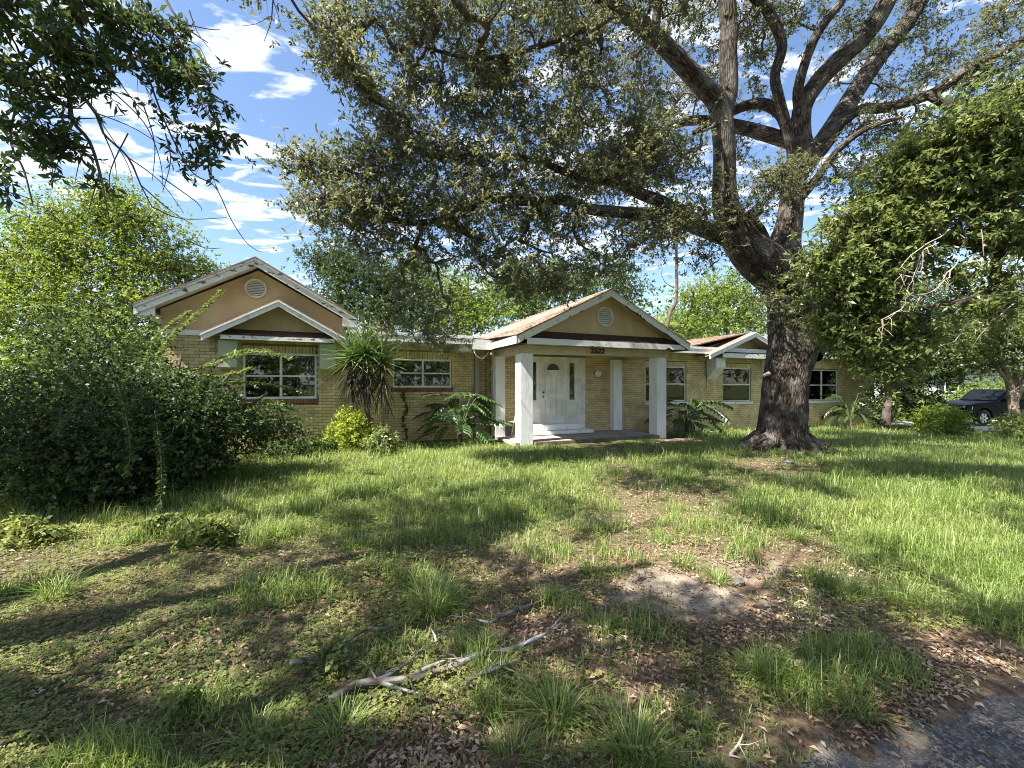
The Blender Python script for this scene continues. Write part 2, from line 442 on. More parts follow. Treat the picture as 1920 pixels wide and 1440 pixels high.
def axis_pts(lo, hi, c, fine, far):
    a = list(np.arange(lo, hi + 1e-6, fine)); s = fine; x = hi
    while x < far: s *= 1.35; x += s; a.append(x)
    s = fine; x = lo
    while x > -far: s *= 1.35; x -= s; a.insert(0, x)
    return np.array(a)
gx = axis_pts(-12, 24, 0, 0.14, 900); gy = axis_pts(-1, 22, 0, 0.14, 900)
GX, GY = np.meshgrid(gx, gy)
GZ = hgt(GX, GY) - 0.03 * (vnoise(GX * 7, GY * 7) - .5) * (np.abs(GX) < 15)
lush = lush_map(GX, GY); lush[GY < 0.3] = 0.9
sand = np.clip(bare_map(GX, GY) * 1.2 - .1, 0, 1); sand[GY < 0.3] = 0.2
pxg, pyg = to_px(GX, GY)
sandonly = np.exp(-(((pxg - 1340) / 230) ** 2 + ((pyg - 1110) / 62) ** 2)) + np.exp(-(((pxg - 1650) / 200) ** 2 + ((pyg - 1370) / 60) ** 2) ** 1.5)
nxg, nyg = len(gx), len(gy)
idx = np.arange(nxg * nyg).reshape(nyg, nxg)
F = np.stack([idx[:-1, :-1], idx[:-1, 1:], idx[1:, 1:], idx[1:, :-1]], -1).reshape(-1, 4)
m, N, L, B = new_mat("lawn_soil")
geo = N.new("ShaderNodeNewGeometry")
def att(n):
    a = N.new("ShaderNodeAttribute"); a.attribute_name = n; return a.outputs["Fac"]
def nz(scale, det=6, ro=.6):
    q = N.new("ShaderNodeTexNoise"); q.inputs["Scale"].default_value = scale; q.inputs["Detail"].default_value = det; q.inputs["Roughness"].default_value = ro
    L.new(geo.outputs["Position"], q.inputs["Vector"]); return q.outputs[0]
def ramp(src, stops):
    r = N.new("ShaderNodeValToRGB"); e = r.color_ramp.elements
    e[0].position, e[0].color = stops[0][0], (*stops[0][1], 1); e[-1].position, e[-1].color = stops[-1][0], (*stops[-1][1], 1)
    for p, c in stops[1:-1]:
        k = e.new(p); k.color = (*c, 1)
    L.new(src, r.inputs[0]); return r.outputs[0]
def mixc(f, a, b):
    x = N.new("ShaderNodeMix"); x.data_type = 'RGBA'
    L.new(f, x.inputs["Factor"]); L.new(a, x.inputs["A"]); L.new(b, x.inputs["B"]); return x.outputs["Result"]
soil = ramp(nz(22, 8, .7), [(.3, (.05, .035, .024)), (.5, (.14, .098, .066)), (.68, (.27, .20, .14))])
moss = ramp(nz(30, 6), [(.3, (.04, .055, .016)), (.7, (.095, .12, .035))])
sandc = ramp(nz(60, 8, .75), [(.3, (.19, .15, .11)), (.55, (.34, .29, .225)), (.72, (.48, .42, .34))])
def madd2(a, k, c):
    x = N.new("ShaderNodeMath"); x.operation = 'MULTIPLY_ADD'; L.new(a, x.inputs[0]); x.inputs[1].default_value = k
    if isinstance(c, float): x.inputs[2].default_value = c
    else: L.new(c, x.inputs[2])
    x.use_clamp = True
    return x.outputs[0]
big = nz(1.6, 5)
fl = madd2(att("lush"), 1.1, madd2(big, 1.6, -0.75))
c1 = mixc(fl, soil, moss)
fs = ramp(madd2(att("sand"), 0.75, madd2(nz(4, 6), 0.9, -0.42)), [(.25, (0, 0, 0)), (.6, (1, 1, 1))])
c2 = mixc(fs, c1, sandc)
L.new(c2, B.inputs["Base Color"]); B.inputs["Roughness"].default_value = 0.95; B.inputs["Specular IOR Level"].default_value = 0.15
bp = N.new("ShaderNodeBump"); bp.inputs["Strength"].default_value = 0.9; bp.inputs["Distance"].default_value = 0.03
L.new(nz(35, 8, .75), bp.inputs["Height"]); L.new(bp.outputs[0], B.inputs["Normal"])
ground = np_mesh("ground", np.stack([GX, GY, GZ], -1).reshape(-1, 3), F, m, None, "structure",
                 {"lush": lush, "sand": np.clip(sandonly * (.15 + .85 * sstep(.36, .56, fbm(GX * 2.1 + 3, GY * 2.1 + 8, 4))), 0, 1)}, smooth=True)

# road: asphalt sheet with a crumbling edge
m, N, L, B = new_mat("old_asphalt")
geo = N.new("ShaderNodeNewGeometry")
vo = N.new("ShaderNodeTexVoronoi"); vo.inputs["Scale"].default_value = 75; L.new(geo.outputs["Position"], vo.inputs["Vector"])
stone = ramp(vo.outputs["Color"], [(.2, (.035, .033, .034)), (.55, (.075, .07, .07)), (.85, (.19, .175, .165))])
dirt = ramp(nz(50, 8, .7), [(.3, (.12, .10, .08)), (.7, (.26, .225, .18))])
fd = ramp(nz(2.2, 7, .65), [(.5, (0, 0, 0)), (.66, (1, 1, 1))])
L.new(mixc(fd, stone, dirt), B.inputs["Base Color"]); B.inputs["Roughness"].default_value = 0.9
bp = N.new("ShaderNodeBump"); bp.inputs["Strength"].default_value = 0.9; bp.inputs["Distance"].default_value = 0.01
L.new(vo.outputs["Distance"], bp.inputs["Height"]); L.new(bp.outputs[0], B.inputs["Normal"])
xs = np.concatenate([np.arange(-40, -3, 1.0), np.arange(-3, 6, .1), np.arange(6, 60, 1.0)])
ts = np.concatenate([np.linspace(0, 1.6, 24), np.linspace(2, 7, 8)])
RV = []
for t in ts:
    ye = 1.79 + 0.349 * (xs - 1.24) + (fbm(xs * 1.7, xs * 0 + 3, 4) - .5) * 0.45 * (1 if t == 0 else 0)
    y = ye - t
    edge = 0.022 * min(1, t / .25) - 0.012
    z = hgt(xs, np.maximum(y, -30)) + edge + 0.008
    RV.append(np.stack([xs, y, z], -1))
RV = np.array(RV); a, b = RV.shape[:2]
ii = np.arange(a * b).reshape(a, b)
np_mesh("road", RV.reshape(-1, 3), np.stack([ii[:-1, :-1], ii[1:, :-1], ii[1:, 1:], ii[:-1, 1:]], -1).reshape(-1, 4), m, None, "structure", smooth=True)

# ------------------------------------------------------------------ the house
TH = R(23)
house = empty("house", (0, 0, 0), TH)
tag(house, "single-storey yellow brick house with white trim, gabled portico and peeling paint", "house")
cth, sth = math.cos(TH), math.sin(TH)
def hw(u, v, z=0.0):  # house coords -> world
    return Vector((u * cth - v * sth, u * sth + v * cth, z))

BL, BH, BJ, BD = 0.200, 0.066, 0.011, 0.05
CO = BH + BJ
n_indiv = [0]
bm_ = MB().box(-BL / 2, BL / 2, 0, BD, 0, BH); brick_mesh = bm_.mesh("brick", M['brick'])
def brick_wall(u0, u1, z0, z1, v, openings=(), mat='brick', side=None, indiv=None, depth=0.2):
    P = (lambda a, d, z: (a, v + d, z)) if side is None else (lambda a, d, z: (side + d, a, z))
    mb = MB()
    us = sorted(set([u0, u1] + [x for o in openings for x in o[:2] if u0 < x < u1]))
    zs = sorted(set([z0, z1] + [x for o in openings for x in o[2:4] if z0 < x < z1]))
    for a, b in zip(us, us[1:]):
        for c, d in zip(zs, zs[1:]):
            mu, mz_ = (a + b) / 2, (c + d) / 2
            if any(o[0] < mu < o[1] and o[2] < mz_ < o[3] for o in openings): continue
            p0, p1 = P(a, 0.010, c), P(b, depth, d)
            mb.box(min(p0[0], p1[0]), max(p0[0], p1[0]), min(p0[1], p1[1]), max(p0[1], p1[1]), c, d)
    wall = mb.build("brick_wall", M['mortar'], house)
    rest = MB()
    nrow = int((z1 - z0) / CO)
    for r in range(nrow + 1):
        zb = z0 + r * CO
        zt = min(zb + BH, z1 - 0.002)
        if zt - zb < 0.02: continue
        a = u0 - (0.105 if r % 2 else 0.0)
        spans = [(u0, u1)]
        for o in openings:
            if o[2] < zt and o[3] > zb:
                ns = []
                for s in spans:
                    if o[1] <= s[0] or o[0] >= s[1]: ns.append(s); continue
                    if o[0] > s[0]: ns.append((s[0], o[0]))
                    if o[1] < s[1]: ns.append((o[1], s[1]))
                spans = ns
        k = 0
        while a < u1:
            for s in spans:
                x0, x1 = max(a, s[0] + 0.003), min(a + BL, s[1] - 0.003)
                if x1 - x0 < 0.03: continue
                full = abs(x1 - x0 - BL) < 1e-4 and zt - zb > BH - 1e-3
                pr = random.uniform(-.003, .003)
                if indiv and full and n_indiv[0] < 300 and indiv(x0, zb):
                    o = bpy.data.objects.new("brick", brick_mesh); o.location = ((x0 + x1) / 2, v + pr, zb)
                    link(o, wall); n_indiv[0] += 1
                else:
                    p0, p1 = P(x0, pr, zb), P(x1, BD, zt)
                    rest.box(min(p0[0], p1[0]), max(p0[0], p1[0]), min(p0[1], p1[1]), max(p0[1], p1[1]), zb, zt)
            a += BL + BJ
    rest.build("bricks", M[mat], wall, kind="stuff")
    return wall

def soldier(u0, u1, z0, z1, v, mat='brick', parent=None, name="soldier_course", proud=0.006, d=0.06):
    mb = MB(); x = u0
    while x < u1 - 0.02:
        pr = random.uniform(-.002, .002)
        mb.box(x, min(x + BH, u1), v - proud + pr, v + d, z0, z1 - 0.008); x += CO
    return mb.build(name, M[mat], parent or house, kind="stuff")

def window(u0, u1, z0, z1, v, nx=2, ny=2, fw=0.045, mw=0.055, curtain=None, label=None):
    fr = MB(); d0, d1 = v + 0.045, v + 0.10
    fr.box(u0, u0 + fw, d0, d1, z0, z1); fr.box(u1 - fw, u1, d0, d1, z0, z1)
    fr.box(u0 + fw, u1 - fw, d0, d1, z1 - fw, z1); fr.box(u0 + fw, u1 - fw, d0, d1, z0, z0 + fw)
    cols = [u0 + fw] ; w = (u1 - u0 - 2 * fw - (nx - 1) * mw) / nx
    hh = (z1 - z0 - 2 * fw - (ny - 1) * 0.04) / ny
    for i in range(1, nx):
        x = u0 + fw + i * w + (i - 1) * mw
        fr.box(x, x + mw, d0 - 0.008, d1, z0 + fw, z1 - fw)
    for j in range(1, ny):
        z = z0 + fw + j * hh + (j - 1) * 0.04
        for i in range(nx):
            x = u0 + fw + i * (w + mw)
            fr.box(x, x + w, d0 + 0.004, d1 - 0.003, z, z + 0.04)
    # reveal lining
    fr.box(u0 - 0.012, u0, v + 0.012, v + 0.2, z0, z1); fr.box(u1, u1 + 0.012, v + 0.012, v + 0.2, z0, z1)
    fr.box(u0 - 0.012, u1 + 0.012, v + 0.013, v + 0.2, z1, z1 + 0.012); fr.box(u0 - 0.012, u1 + 0.012, v + 0.013, v + 0.2, z0 - 0.012, z0)
    wo = fr.build("window", M['doorwhite'], house)
    if label: wo['label'] = label
    for i in range(nx):
        for j in range(ny):
            x = u0 + fw + i * (w + mw); z = z0 + fw + j * (hh + 0.04)
            tilt = random.uniform(-.004, .004)
            MB().prism([(x, d0 + 0.025, z), (x + w, d0 + 0.025 + tilt, z), (x + w, d0 + 0.025 + tilt, z + hh), (x, d0 + 0.025, z + hh)], (0, 0.005, 0)).build("pane", M['glass'], wo)
    if curtain:
        for (a, b, c, d) in curtain:
            cb = MB(); n = 26
            xs_ = np.linspace(u0 + (u1 - u0) * a, u0 + (u1 - u0) * b, n)
            for k in range(n - 1):
                y0 = v + 0.28 + 0.02 * math.sin(k * 1.9); y1 = v + 0.28 + 0.02 * math.sin((k + 1) * 1.9)
                zz0, zz1 = z0 + (z1 - z0) * c, z0 + (z1 - z0) * d
                cb.add([(xs_[k], y0, zz0), (xs_[k + 1], y1, zz0), (xs_[k + 1], y1, zz1), (xs_[k], y0, zz1)], [(0, 1, 2, 3)])
            cb.build("curtain", M['curtain'], wo)
    return wo

# windows: (u0,u1,z0,z1)
W1 = (-2.08, -0.45, 1.30, 2.43); W2 = (1.53, 3.26, 1.57, 2.40)
W3 = (10.25, 12.18, 1.02, 2.32); W4 = (14.10, 15.70, 0.97, 2.32); W5 = (19.2, 21.5, 0.93, 2.32)
LWV, MLV, MRV = 11.9, 12.4, 11.87
brick_wall(-3.68, 1.17, -0.1, 2.80, LWV, [W1, (W1[0], W1[1], 2.43, 2.62), (W1[0] - .05, W1[1] + .05, 1.16, 1.30)],
           indiv=lambda x, z: x > -1.95 and z < 2.2 and z > 0.05)
brick_wall(1.17, 4.36, -0.1, 2.80, MLV, [W2, (W2[0], W2[1], 2.40, 2.62), (W2[0] - .05, W2[1] + .05, 1.43, 1.57)],
           indiv=lambda x, z: x < 3.9 and z > 0.1)
brick_wall(LWV + .06, MLV + .2, -0.1, 2.80, 0, side=None, mat='brick') if False else None
D_OPEN = (5.28, 7.70, -0.1, 2.56)
brick_wall(4.36, 24.43, -0.55, 2.80, MRV, [D_OPEN, W3, W4, W5, (W3[0], W3[1], 2.32, 2.5), (W4[0], W4[1], 2.32, 2.5)])
# returns facing left and right ends
brick_wall(MRV + .055, MLV, -0.1, 2.80, 0, side=4.36)
rw = MB(); rw.box(24.23, 24.43, MRV + .21, 20.0, -0.55, 2.8); rw.box(-3.68, -3.48, LWV + .21, 20.0, -0.1, 2.93)
rw.box(-3.48, 24.23, 19.8, 20.0, -0.55, 2.8); rw.box(0.97, 1.17, LWV + .2, MLV, -.1, 2.8)
rw.build("end_wall", M['mortar'], house)
soldier(W1[0], W1[1], 2.445, 2.62, LWV); soldier(W2[0], W2[1], 2.415, 2.62, MLV)
soldier(W3[0], W3[1], 2.335, 2.5, MRV); soldier(W4[0], W4[1], 2.335, 2.5, MRV)
soldier(W1[0] - .05, W1[1] + .05, 1.17, 1.285, LWV - .02, 'redbrick', name="window_sill", d=0.12)
soldier(W2[0] - .05, W2[1] + .05, 1.44, 1.555, MLV - .02, 'redbrick', name="window_sill", d=0.12)
for w_ in (W3, W4, W5):
    MB().box(w_[0] - .05, w_[1] + .05, MRV - .05, MRV + .04, w_[2] - .10, w_[2] - .015).build("window_sill", M['white'], house)
window(*W1, LWV, curtain=[(.72, .98, 0.03, .97)]); window(*W2, MLV, curtain=[(.02, .48, 0.03, .48), (.52, .9, 0.03, .5)])
window(*W3, MRV, nx=2); window(*W4, MRV, nx=1, curtain=[(.88, .98, .03, .97)]); window(*W5, MRV, nx=2)
# interior shell
sh = MB(); sh.box(-3.4, 24.2, 16.0, 16.1, -0.5, 2.75); sh.box(-3.4, 24.2, 12.65, 16.0, 0.3, 0.4); sh.box(-3.4, 24.2, 12.65, 16.0, 2.62, 2.7)
for x in (1.0, 4.6, 9.0, 13.0, 17.5): sh.box(x, x + .12, 12.7, 16, .4, 2.62)
sh.build("interior", M['dark'], house)

# flat roofs and their fascia
FZ0, FZ1, FV = 2.80, 2.96, 11.4
fl_ = MB()
fl_.prism([(0.25, FV, FZ1 + .02), (4.0, FV, FZ1 + .02), (4.0, 20, 3.2), (0.25, 20, 3.2)], (0, 0, 0.06))
fl_.prism([(4.0, 11.95, FZ1 + .03), (10.0, 11.95, FZ1 + .03), (10.0, 20, 3.2), (4.0, 20, 3.2)], (0, 0, 0.06))
fl_.prism([(10.0, FV, FZ1 + .02), (24.8, FV, FZ1 + .02), (24.8, 20, 3.2), (10.0, 20, 3.2)], (0, 0, 0.06))
fl_.build("flat_roof", M['flatroof'], house)
fa = MB(); fa.box(0.30, 3.60, FV, FV + .03, FZ0, FZ1 + .015); fa.box(9.6, 24.8, FV, FV + .03, FZ0, FZ1 + .015)
fa.box(24.77, 24.8, FV + .03, 20, FZ0, FZ1 + .015)
fa.build("fascia", M['white'], house)
sf = MB(); sf.box(0.30, 3.60, FV + .03, MLV, FZ0 + .005, FZ0 + .03); sf.box(9.6, 24.77, FV + .03, MRV, FZ0 + .005, FZ0 + .03)
sf.build("soffit", M['white'], house)
# metal edge strip above the flat eave (bright)
de = MB(); de.box(0.28, 3.62, FV - .012, FV, FZ1 + .005, FZ1 + .085); de.box(9.9, 24.82, FV - .012, FV, FZ1 + .005, FZ1 + .085)
de.build("drip_edge", M['flatroof'], house)

def shingles(p0, p1, q0, q1, n_indiv_max, parent, tab=0.30, course=0.145):
    """roof plane: eave p0->p1, ridge q0->q1 (house coords)"""
    p0, p1, q0, q1 = map(Vector, (p0, p1, q0, q1))
    up = (q0 - p0); along = (p1 - p0); nrm = along.cross(up).normalized()
    if nrm.z < 0: nrm = -nrm
    nc = int(up.length / course); cnt = 0; rest = MB(); me = None
    for r in range(nc + 1):
        t0, t1 = r / (nc + 1), min(1.0, (r + 1.12) / (nc + 1))
        a0, a1 = p0.lerp(q0, t0), p1.lerp(q1, t0); b0, b1 = p0.lerp(q0, t1), p1.lerp(q1, t1)
        ln = (a1 - a0).length; k = int(ln / tab) + 1
        for i in range(-1, k):
            s0 = (i + (0.5 if r % 2 else 0)) * tab / ln; s1 = s0 + (tab - 0.007) / ln
            s0, s1 = max(s0, 0), min(s1, 1)
            if s1 - s0 < 0.02 / ln: continue
            h = 0.012 + random.uniform(0, .006)
            pts = [a0.lerp(a1, s0), a0.lerp(a1, s1), b0.lerp(b1, s1), b0.lerp(b1, s0)]
            lo = [pts[0] + nrm * 0.004, pts[1] + nrm * 0.004, pts[2] + nrm * 0.001, pts[3] + nrm * 0.001]
            hi = [pts[0] + nrm * (h + .006), pts[1] + nrm * (h + .004), pts[2] + nrm * 0.006, pts[3] + nrm * 0.006]
            fs = [(3, 2, 1, 0), (4, 5, 6, 7), (0, 1, 5, 4), (1, 2, 6, 5), (2, 3, 7, 6), (3, 0, 4, 7)]
            if cnt < n_indiv_max:
                c = sum(pts, Vector()) / 4
                mb = MB().add([x - c for x in lo + hi], fs)
                o = bpy.data.objects.new("shingle", mb.mesh("shingle", M['shingle'])); o.location = c; link(o, parent); cnt += 1
            else:
                rest.add(lo + hi, fs)
    if rest.v: rest.build("shingles", M['shingle'], parent, kind="stuff")

# left wing gable
GA, GZ_, GT0, GT1 = (-1.75, 4.62), 3.32, -4.02, 0.52
gw = MB().prism([(-3.68, LWV - .01, 2.93), (0.18, LWV - .01, 2.93), (0.18, LWV - .01, 3.38), (-1.75, LWV - .01, 4.46), (-3.68, LWV - .01, 3.38)], (0, 0.15, 0))
gwo = gw.build("gable_wall", M['stain'], house)
MB().box(-3.70, 0.20, LWV - .04, LWV + .05, 2.805, 2.925).build("trim_band", M['white'], house)
slp = (GA[1] - GZ_) / (GA[0] - GT0)
rk = MB(); rk.board((GT0, GZ_), GA, 0.15, 11.48, 0.035); rk.board(GA, (GT1, GZ_), 0.15, 11.48, 0.035)
rk.board((GT0, GZ_ + .045), (GA[0], GA[1] + .045), 0.05, 11.455, 0.05); rk.board((GA[0], GA[1] + .045), (GT1, GZ_ + .045), 0.05, 11.455, 0.05)
rk.build("rake_board", M['peel'], house)
sf = MB(); sf.board((GT0 + .02, GZ_ - .06), (GA[0], GA[1] - .06), 0.02, 11.515, 0.40); sf.board((GA[0], GA[1] - .06), (GT1 - .02, GZ_ - .06), 0.02, 11.515, .40)
sf.box(GT0 + .03, -3.68, 11.52, 19, 3.16, 3.18); sf.box(.18, GT1 - .03, 11.52, 19, 3.16, 3.18)
sf.box(GT0 + .005, GT0 + .03, 11.52, 19, 3.17, 3.31); sf.box(GT1 - .03, GT1 - .005, 11.52, 19, 3.17, 3.31)
sf.prism([(GT0 + .03, 11.513, 3.165), (-3.66, 11.513, 3.165), (-3.66, 11.513, 3.38), (GT0 + .03, 11.513, 3.18)], (0, .02, 0))
sf.prism([(.16, 11.513, 3.165), (GT1 - .03, 11.513, 3.165), (GT1 - .03, 11.513, 3.18), (.16, 11.513, 3.38)], (0, .02, 0))
sf.build("soffit", M['white'], house)
rf = MB(); rf.prism([(GT0 - .02, 11.45, GZ_ + .03), (GA[0], 11.45, GA[1] + .03), (GA[0], 19.2, GA[1] + .03), (GT0 - .02, 19.2, GZ_ + .03)], (0, 0, .04))
rf.prism([(GA[0], 11.45, GA[1] + .03), (GT1 + .02, 11.45, GZ_ + .03), (GT1 + .02, 19.2, GZ_ + .03), (GA[0], 19.2, GA[1] + .03)], (0, 0, .04))
rfo = rf.build("roof", M['shingle'], house)

def round_vent(u, z, r, v, ns=9):
    mb = MB(); n = 36; ring = []
    prof = [(r, v - .005), (r * 1.0, v - .05), (r * .93, v - .06), (r * .86, v - .045), (r * .86, v)]
    for (rr, vv) in prof:
        for k in range(n):
            a = 2 * math.pi * k / n; ring.append((u + rr * math.cos(a), vv, z + rr * math.sin(a)))
    fs = [(i * n + k, i * n + (k + 1) % n, (i + 1) * n + (k + 1) % n, (i + 1) * n + k) for i in range(len(prof) - 1) for k in range(n)]
    mb.add(ring, fs)
    vo_ = mb.build("vent", M['doorwhite'], house)
    sl_ = MB(); ri = r * .87
    for i in range(ns):
        zz = -ri + (i + .5) * 2 * ri / ns; hw_ = math.sqrt(max(0, ri * ri - zz * zz)); t = ri / ns
        sl_.prism([(u - hw_, v - .042, z + zz - t * .75), (u - hw_, v - .036, z + zz - t * .75), (u - hw_, v - .008, z + zz + t * .8), (u - hw_, v - .014, z + zz + t * .8)], (2 * hw_, 0, 0))
    sl_.build("slats", M['doorwhite'], vo_, kind="stuff")
    bk = MB(); bk.add([(u, v - .004, z)] + [(u + ri * math.cos(2 * math.pi * k / n), v - .004, z + ri * math.sin(2 * math.pi * k / n)) for k in range(n)], [(0, (k + 1) % n + 1, k + 1) for k in range(n)])
    bk.build("screen", M['metal'], vo_)
round_vent(-1.80, 4.01, 0.235, LWV - .01, 10)

def jag(p, q, h, v0, amp=0.05, n=70, drop=(.45, .9)):
    """ragged strip of white paint left on a board from p to q, (u,z) top edge"""
    mb = MB(); pts = []
    for k in range(n + 1):
        t = k / n
        hh = h * (drop[0] + (drop[1] - drop[0]) * float(fbm(np.array(t * n * .33 + p[0] * 7), np.array(p[1] * 3.1), 3)) * 1.3)
        if random.random() < .10: hh *= random.uniform(.5, .8)
        if float(vnoise(np.array(t * 5.3 + p[0] * 3.7), np.array(p[1] * 7.7))) > .52: hh = h
        hh = min(hh, h)
        x, z = p[0] + (q[0] - p[0]) * t, p[1] + (q[1] - p[1]) * t
        pts.append(((x, z), (x, z - hh)))
    for a, b in zip(pts, pts[1:]):
        mb.prism([(a[0][0], v0, a[0][1]), (b[0][0], v0, b[0][1]), (b[1][0], v0, b[1][1]), (a[1][0], v0, a[1][1])], (0, .004, 0))
    return mb

def pediment(uL, uR, zE, uA, zA, vF, vW, base, stuccoZ, rake=.13, peel=False, deep=None):
    """small gable with open base fascia: rakes, recessed stucco, pent shingle strip, base fascia"""
    b0, b1, bz0, bz1 = base
    rk = MB(); rk.board((uL, zE), (uA, zA), rake, vF, .035); rk.board((uA, zA), (uR, zE), rake, vF, .035)
    rk.build("rake_board", M['oldwood'] if peel else M['white'], house)
    if peel:
        a = jag((uL, zE), (uA, zA), rake, vF - .005, drop=(.55, 1.1)); a.build("peeling_paint", M['white'], house)
        a = jag((uA, zA), (uR, zE), rake, vF - .005, drop=(.5, 1.0)); a.build("peeling_paint", M['white'], house)
    cap = MB(); cap.board((uL - .02, zE + .03), (uA, zA + .035), .035, vF - .02, .06); cap.board((uA, zA + .035), (uR + .02, zE + .03), .035, vF - .02, .06)
    cap.build("drip_edge", M['white'], house)
    g = MB().prism([(uL + .25, vW, stuccoZ), (uR - .25, vW, stuccoZ), (uA, vW, zA - .05)], (0, .05, 0)); g.build("gable_wall", M['stucco'], house)
    sf = MB(); sf.board((uL + .03, zE - .03), (uA, zA - .03), .015, vF + .035, vW - vF - .03); sf.board((uA, zA - .03), (uR - .03, zE - .03), .015, vF + .035, vW - vF - .03)
    sf.build("soffit", M['beige'], house)
    pent = MB(); nrow = 3
    for r in range(nrow):
        t0, t1 = r / nrow, (r + 1) / nrow
        ya, yb = vF + .06 + (vW - vF - .06) * t0, vF + .06 + (vW - vF - .06) * t1
        za, zb = bz1 + (stuccoZ + .06 - bz1) * t0, bz1 + (stuccoZ + .06 - bz1) * t1
        x = b0 + .03 - random.random() * .2
        while x < b1 - .03:
            x0, x1 = max(x, b0 + .03), min(x + .29, b1 - .03)
            if x1 > x0 + .02:
                pent.prism([(x0, ya, za + .014), (x1, ya, za + .014 + random.uniform(0, .008)), (x1, yb, zb), (x0, yb, zb)], (0, 0, -.012))
            x += .3
    pent.build("pent_shingles", M['oldwood'], house, kind="stuff")
    bf = MB().box(b0, b1, vF + .045, vF + .08, bz0, bz1); bf.build("fascia", M['oldwood'] if peel else M['peel'], house)
    if peel:
        jag((b0, bz1 + .004), (b1, bz1 + .004), bz1 - bz0, vF + .040, drop=(.55, 1.15), n=110).build("peeling_paint", M['white'], house)
    sf2 = MB().box(b0, b1, vF + .08, vW, bz0 + .02, bz0 + .04); sf2.build("soffit", M['beige'], house)

pediment(-2.80, 0.28, 2.76, -1.26, 3.64, 11.40, LWV - .03, (-2.45, -0.02, 2.705, 2.80), 2.93, rake=.115)
pc = MB(); pc.prism([(-2.82, 11.39, 2.79), (-1.26, 11.39, 3.675), (-1.26, LWV - .012, 3.675), (-2.82, LWV - .012, 2.79)], (0, 0, .03))
pc.prism([(-1.26, 11.39, 3.675), (0.30, 11.39, 2.79), (0.30, LWV - .012, 2.79), (-1.26, LWV - .012, 3.675)], (0, 0, .03)); pc.build("roof", M['shingle'], house)
def bracket(u0, u1, vF, vW, zt, zf, zb, mat):
    MB().prism([(u0, vW, zb), (u0, vF, zf), (u0, vF, zt), (u0, vW, zt)], (u1 - u0, 0, 0)).build("bracket", M[mat], house, bevel=.01)
bracket(-2.53, -2.15, 11.62, LWV - .005, 2.70, 2.05, 2.0, 'palegreen'); bracket(-0.37, 0.01, 11.62, LWV - .005, 2.70, 2.05, 2.0, 'palegreen')

# right wing pediment
pediment(12.60, 17.40, 2.74, 15.0, 3.64, 11.15, MRV - .03, (13.30, 16.70, 2.665, 2.83), 3.0, rake=.15)
pr = MB(); pr.prism([(12.6, 11.15, 2.77), (15.0, 11.15, 3.67), (15.0, 17, 3.67), (12.6, 17, 2.77)], (0, 0, .02))
pr.prism([(15.0, 11.15, 3.67), (17.4, 11.15, 2.77), (17.4, 17, 2.77), (15.0, 17, 3.67)], (0, 0, .02)); pro = pr.build("roof", M['shingle'], house)
shingles((11.6, 11.42, 3.0 - .02), (11.6, 17, 2.98), (15.0, 11.42, 3.705), (15.0, 17, 3.705), 0, pro)
sl_ = MB().prism([(11.58, 11.41, 2.95), (15.0, 11.41, 3.68), (15.0, 17, 3.68), (11.58, 17, 2.95)], (0, 0, .02)); sl_.build("roof_deck", M['shingle'], house)
bracket(13.22, 13.70, 11.42, MRV - .005, 2.665, 2.30, 1.84, 'whitestucco'); bracket(16.30, 16.78, 11.42, MRV - .005, 2.665, 2.30, 1.84, 'whitestucco')

# portico
PV = 10.1
def column(u, v, w, z0, z1, d=None):
    MB().box(u, u + w, v, v + (d or w), z0, z1).build("column", M['whitestucco'], house, bevel=.012)
column(4.54, PV, .37, -.12, 2.5); column(9.17, PV, .37, -.16, 2.5)
column(4.40, MRV - .26, .31, -.05, 2.5, .25); column(8.68, MRV - .26, .34, .1, 2.5, .25)
bmn = MB(); bmn.box(4.48, 9.60, PV - .03, PV + .37, 2.503, 2.62); bmn.box(4.44, 9.64, PV - .06, PV + .37, 2.62, 2.70)
bmn.box(4.48, 4.86, PV + .37, MRV - .005, 2.503, 2.62); bmn.box(9.22, 9.60, PV + .37, MRV - .005, 2.503, 2.62); bmn.box(4.44, 4.86, PV + .37, MRV - .005, 2.62, 2.70); bmn.box(9.22, 9.64, PV + .37, MRV - .005, 2.62, 2.70)
bmn.build("porch_beam", M['beige'], house)
MB().box(4.86, 9.22, PV + .37, MRV - .005, 2.64, 2.66).build("porch_ceiling", M['beige'], house)
pediment(4.26, 9.98, 2.87, 7.10, 4.28, 9.62, PV - .02, (4.52, 9.86, 2.69, 2.85), 3.04, rake=.17, peel=True)
round_vent(7.20, 3.62, 0.29, PV - .02, 9)
# portico roof deck + shingles
rd = MB()
eL, eR, rz = 4.22, 10.02, 4.32
rd.prism([(eL, 9.58, 2.90), (7.1, 9.58, rz), (7.1, 16.6, rz), (4.0, 12.6, 3.06), (eL, 11.4, 2.90)], (0, 0, -.02))
rd.prism([(7.1, 9.58, rz), (eR, 9.58, 2.90), (eR, 13, 2.90), (7.1, 16.6, rz)], (0, 0, -.02))
rd.prism([(4.0, 12.6, 3.06), (7.1, 16.6, rz), (10, 13, 2.9)], (0, 0, -.02))
rdo = rd.build("roof", M['shingle'], house)
shingles((eL - .02, 9.57, 2.895), (4.05, 12.55, 3.02), (7.1, 9.57, rz), (7.1, 16.4, rz), 300, rdo)
rdg = MB()
for k in range(23):
    v0 = 9.57 + k * .3
    rdg.prism([(6.98, v0, rz - .035), (7.1, v0, rz + .03), (7.22, v0, rz - .035)], (0, .31, .0))
rdg.build("ridge_cap", M['shingle'], house, kind="stuff")
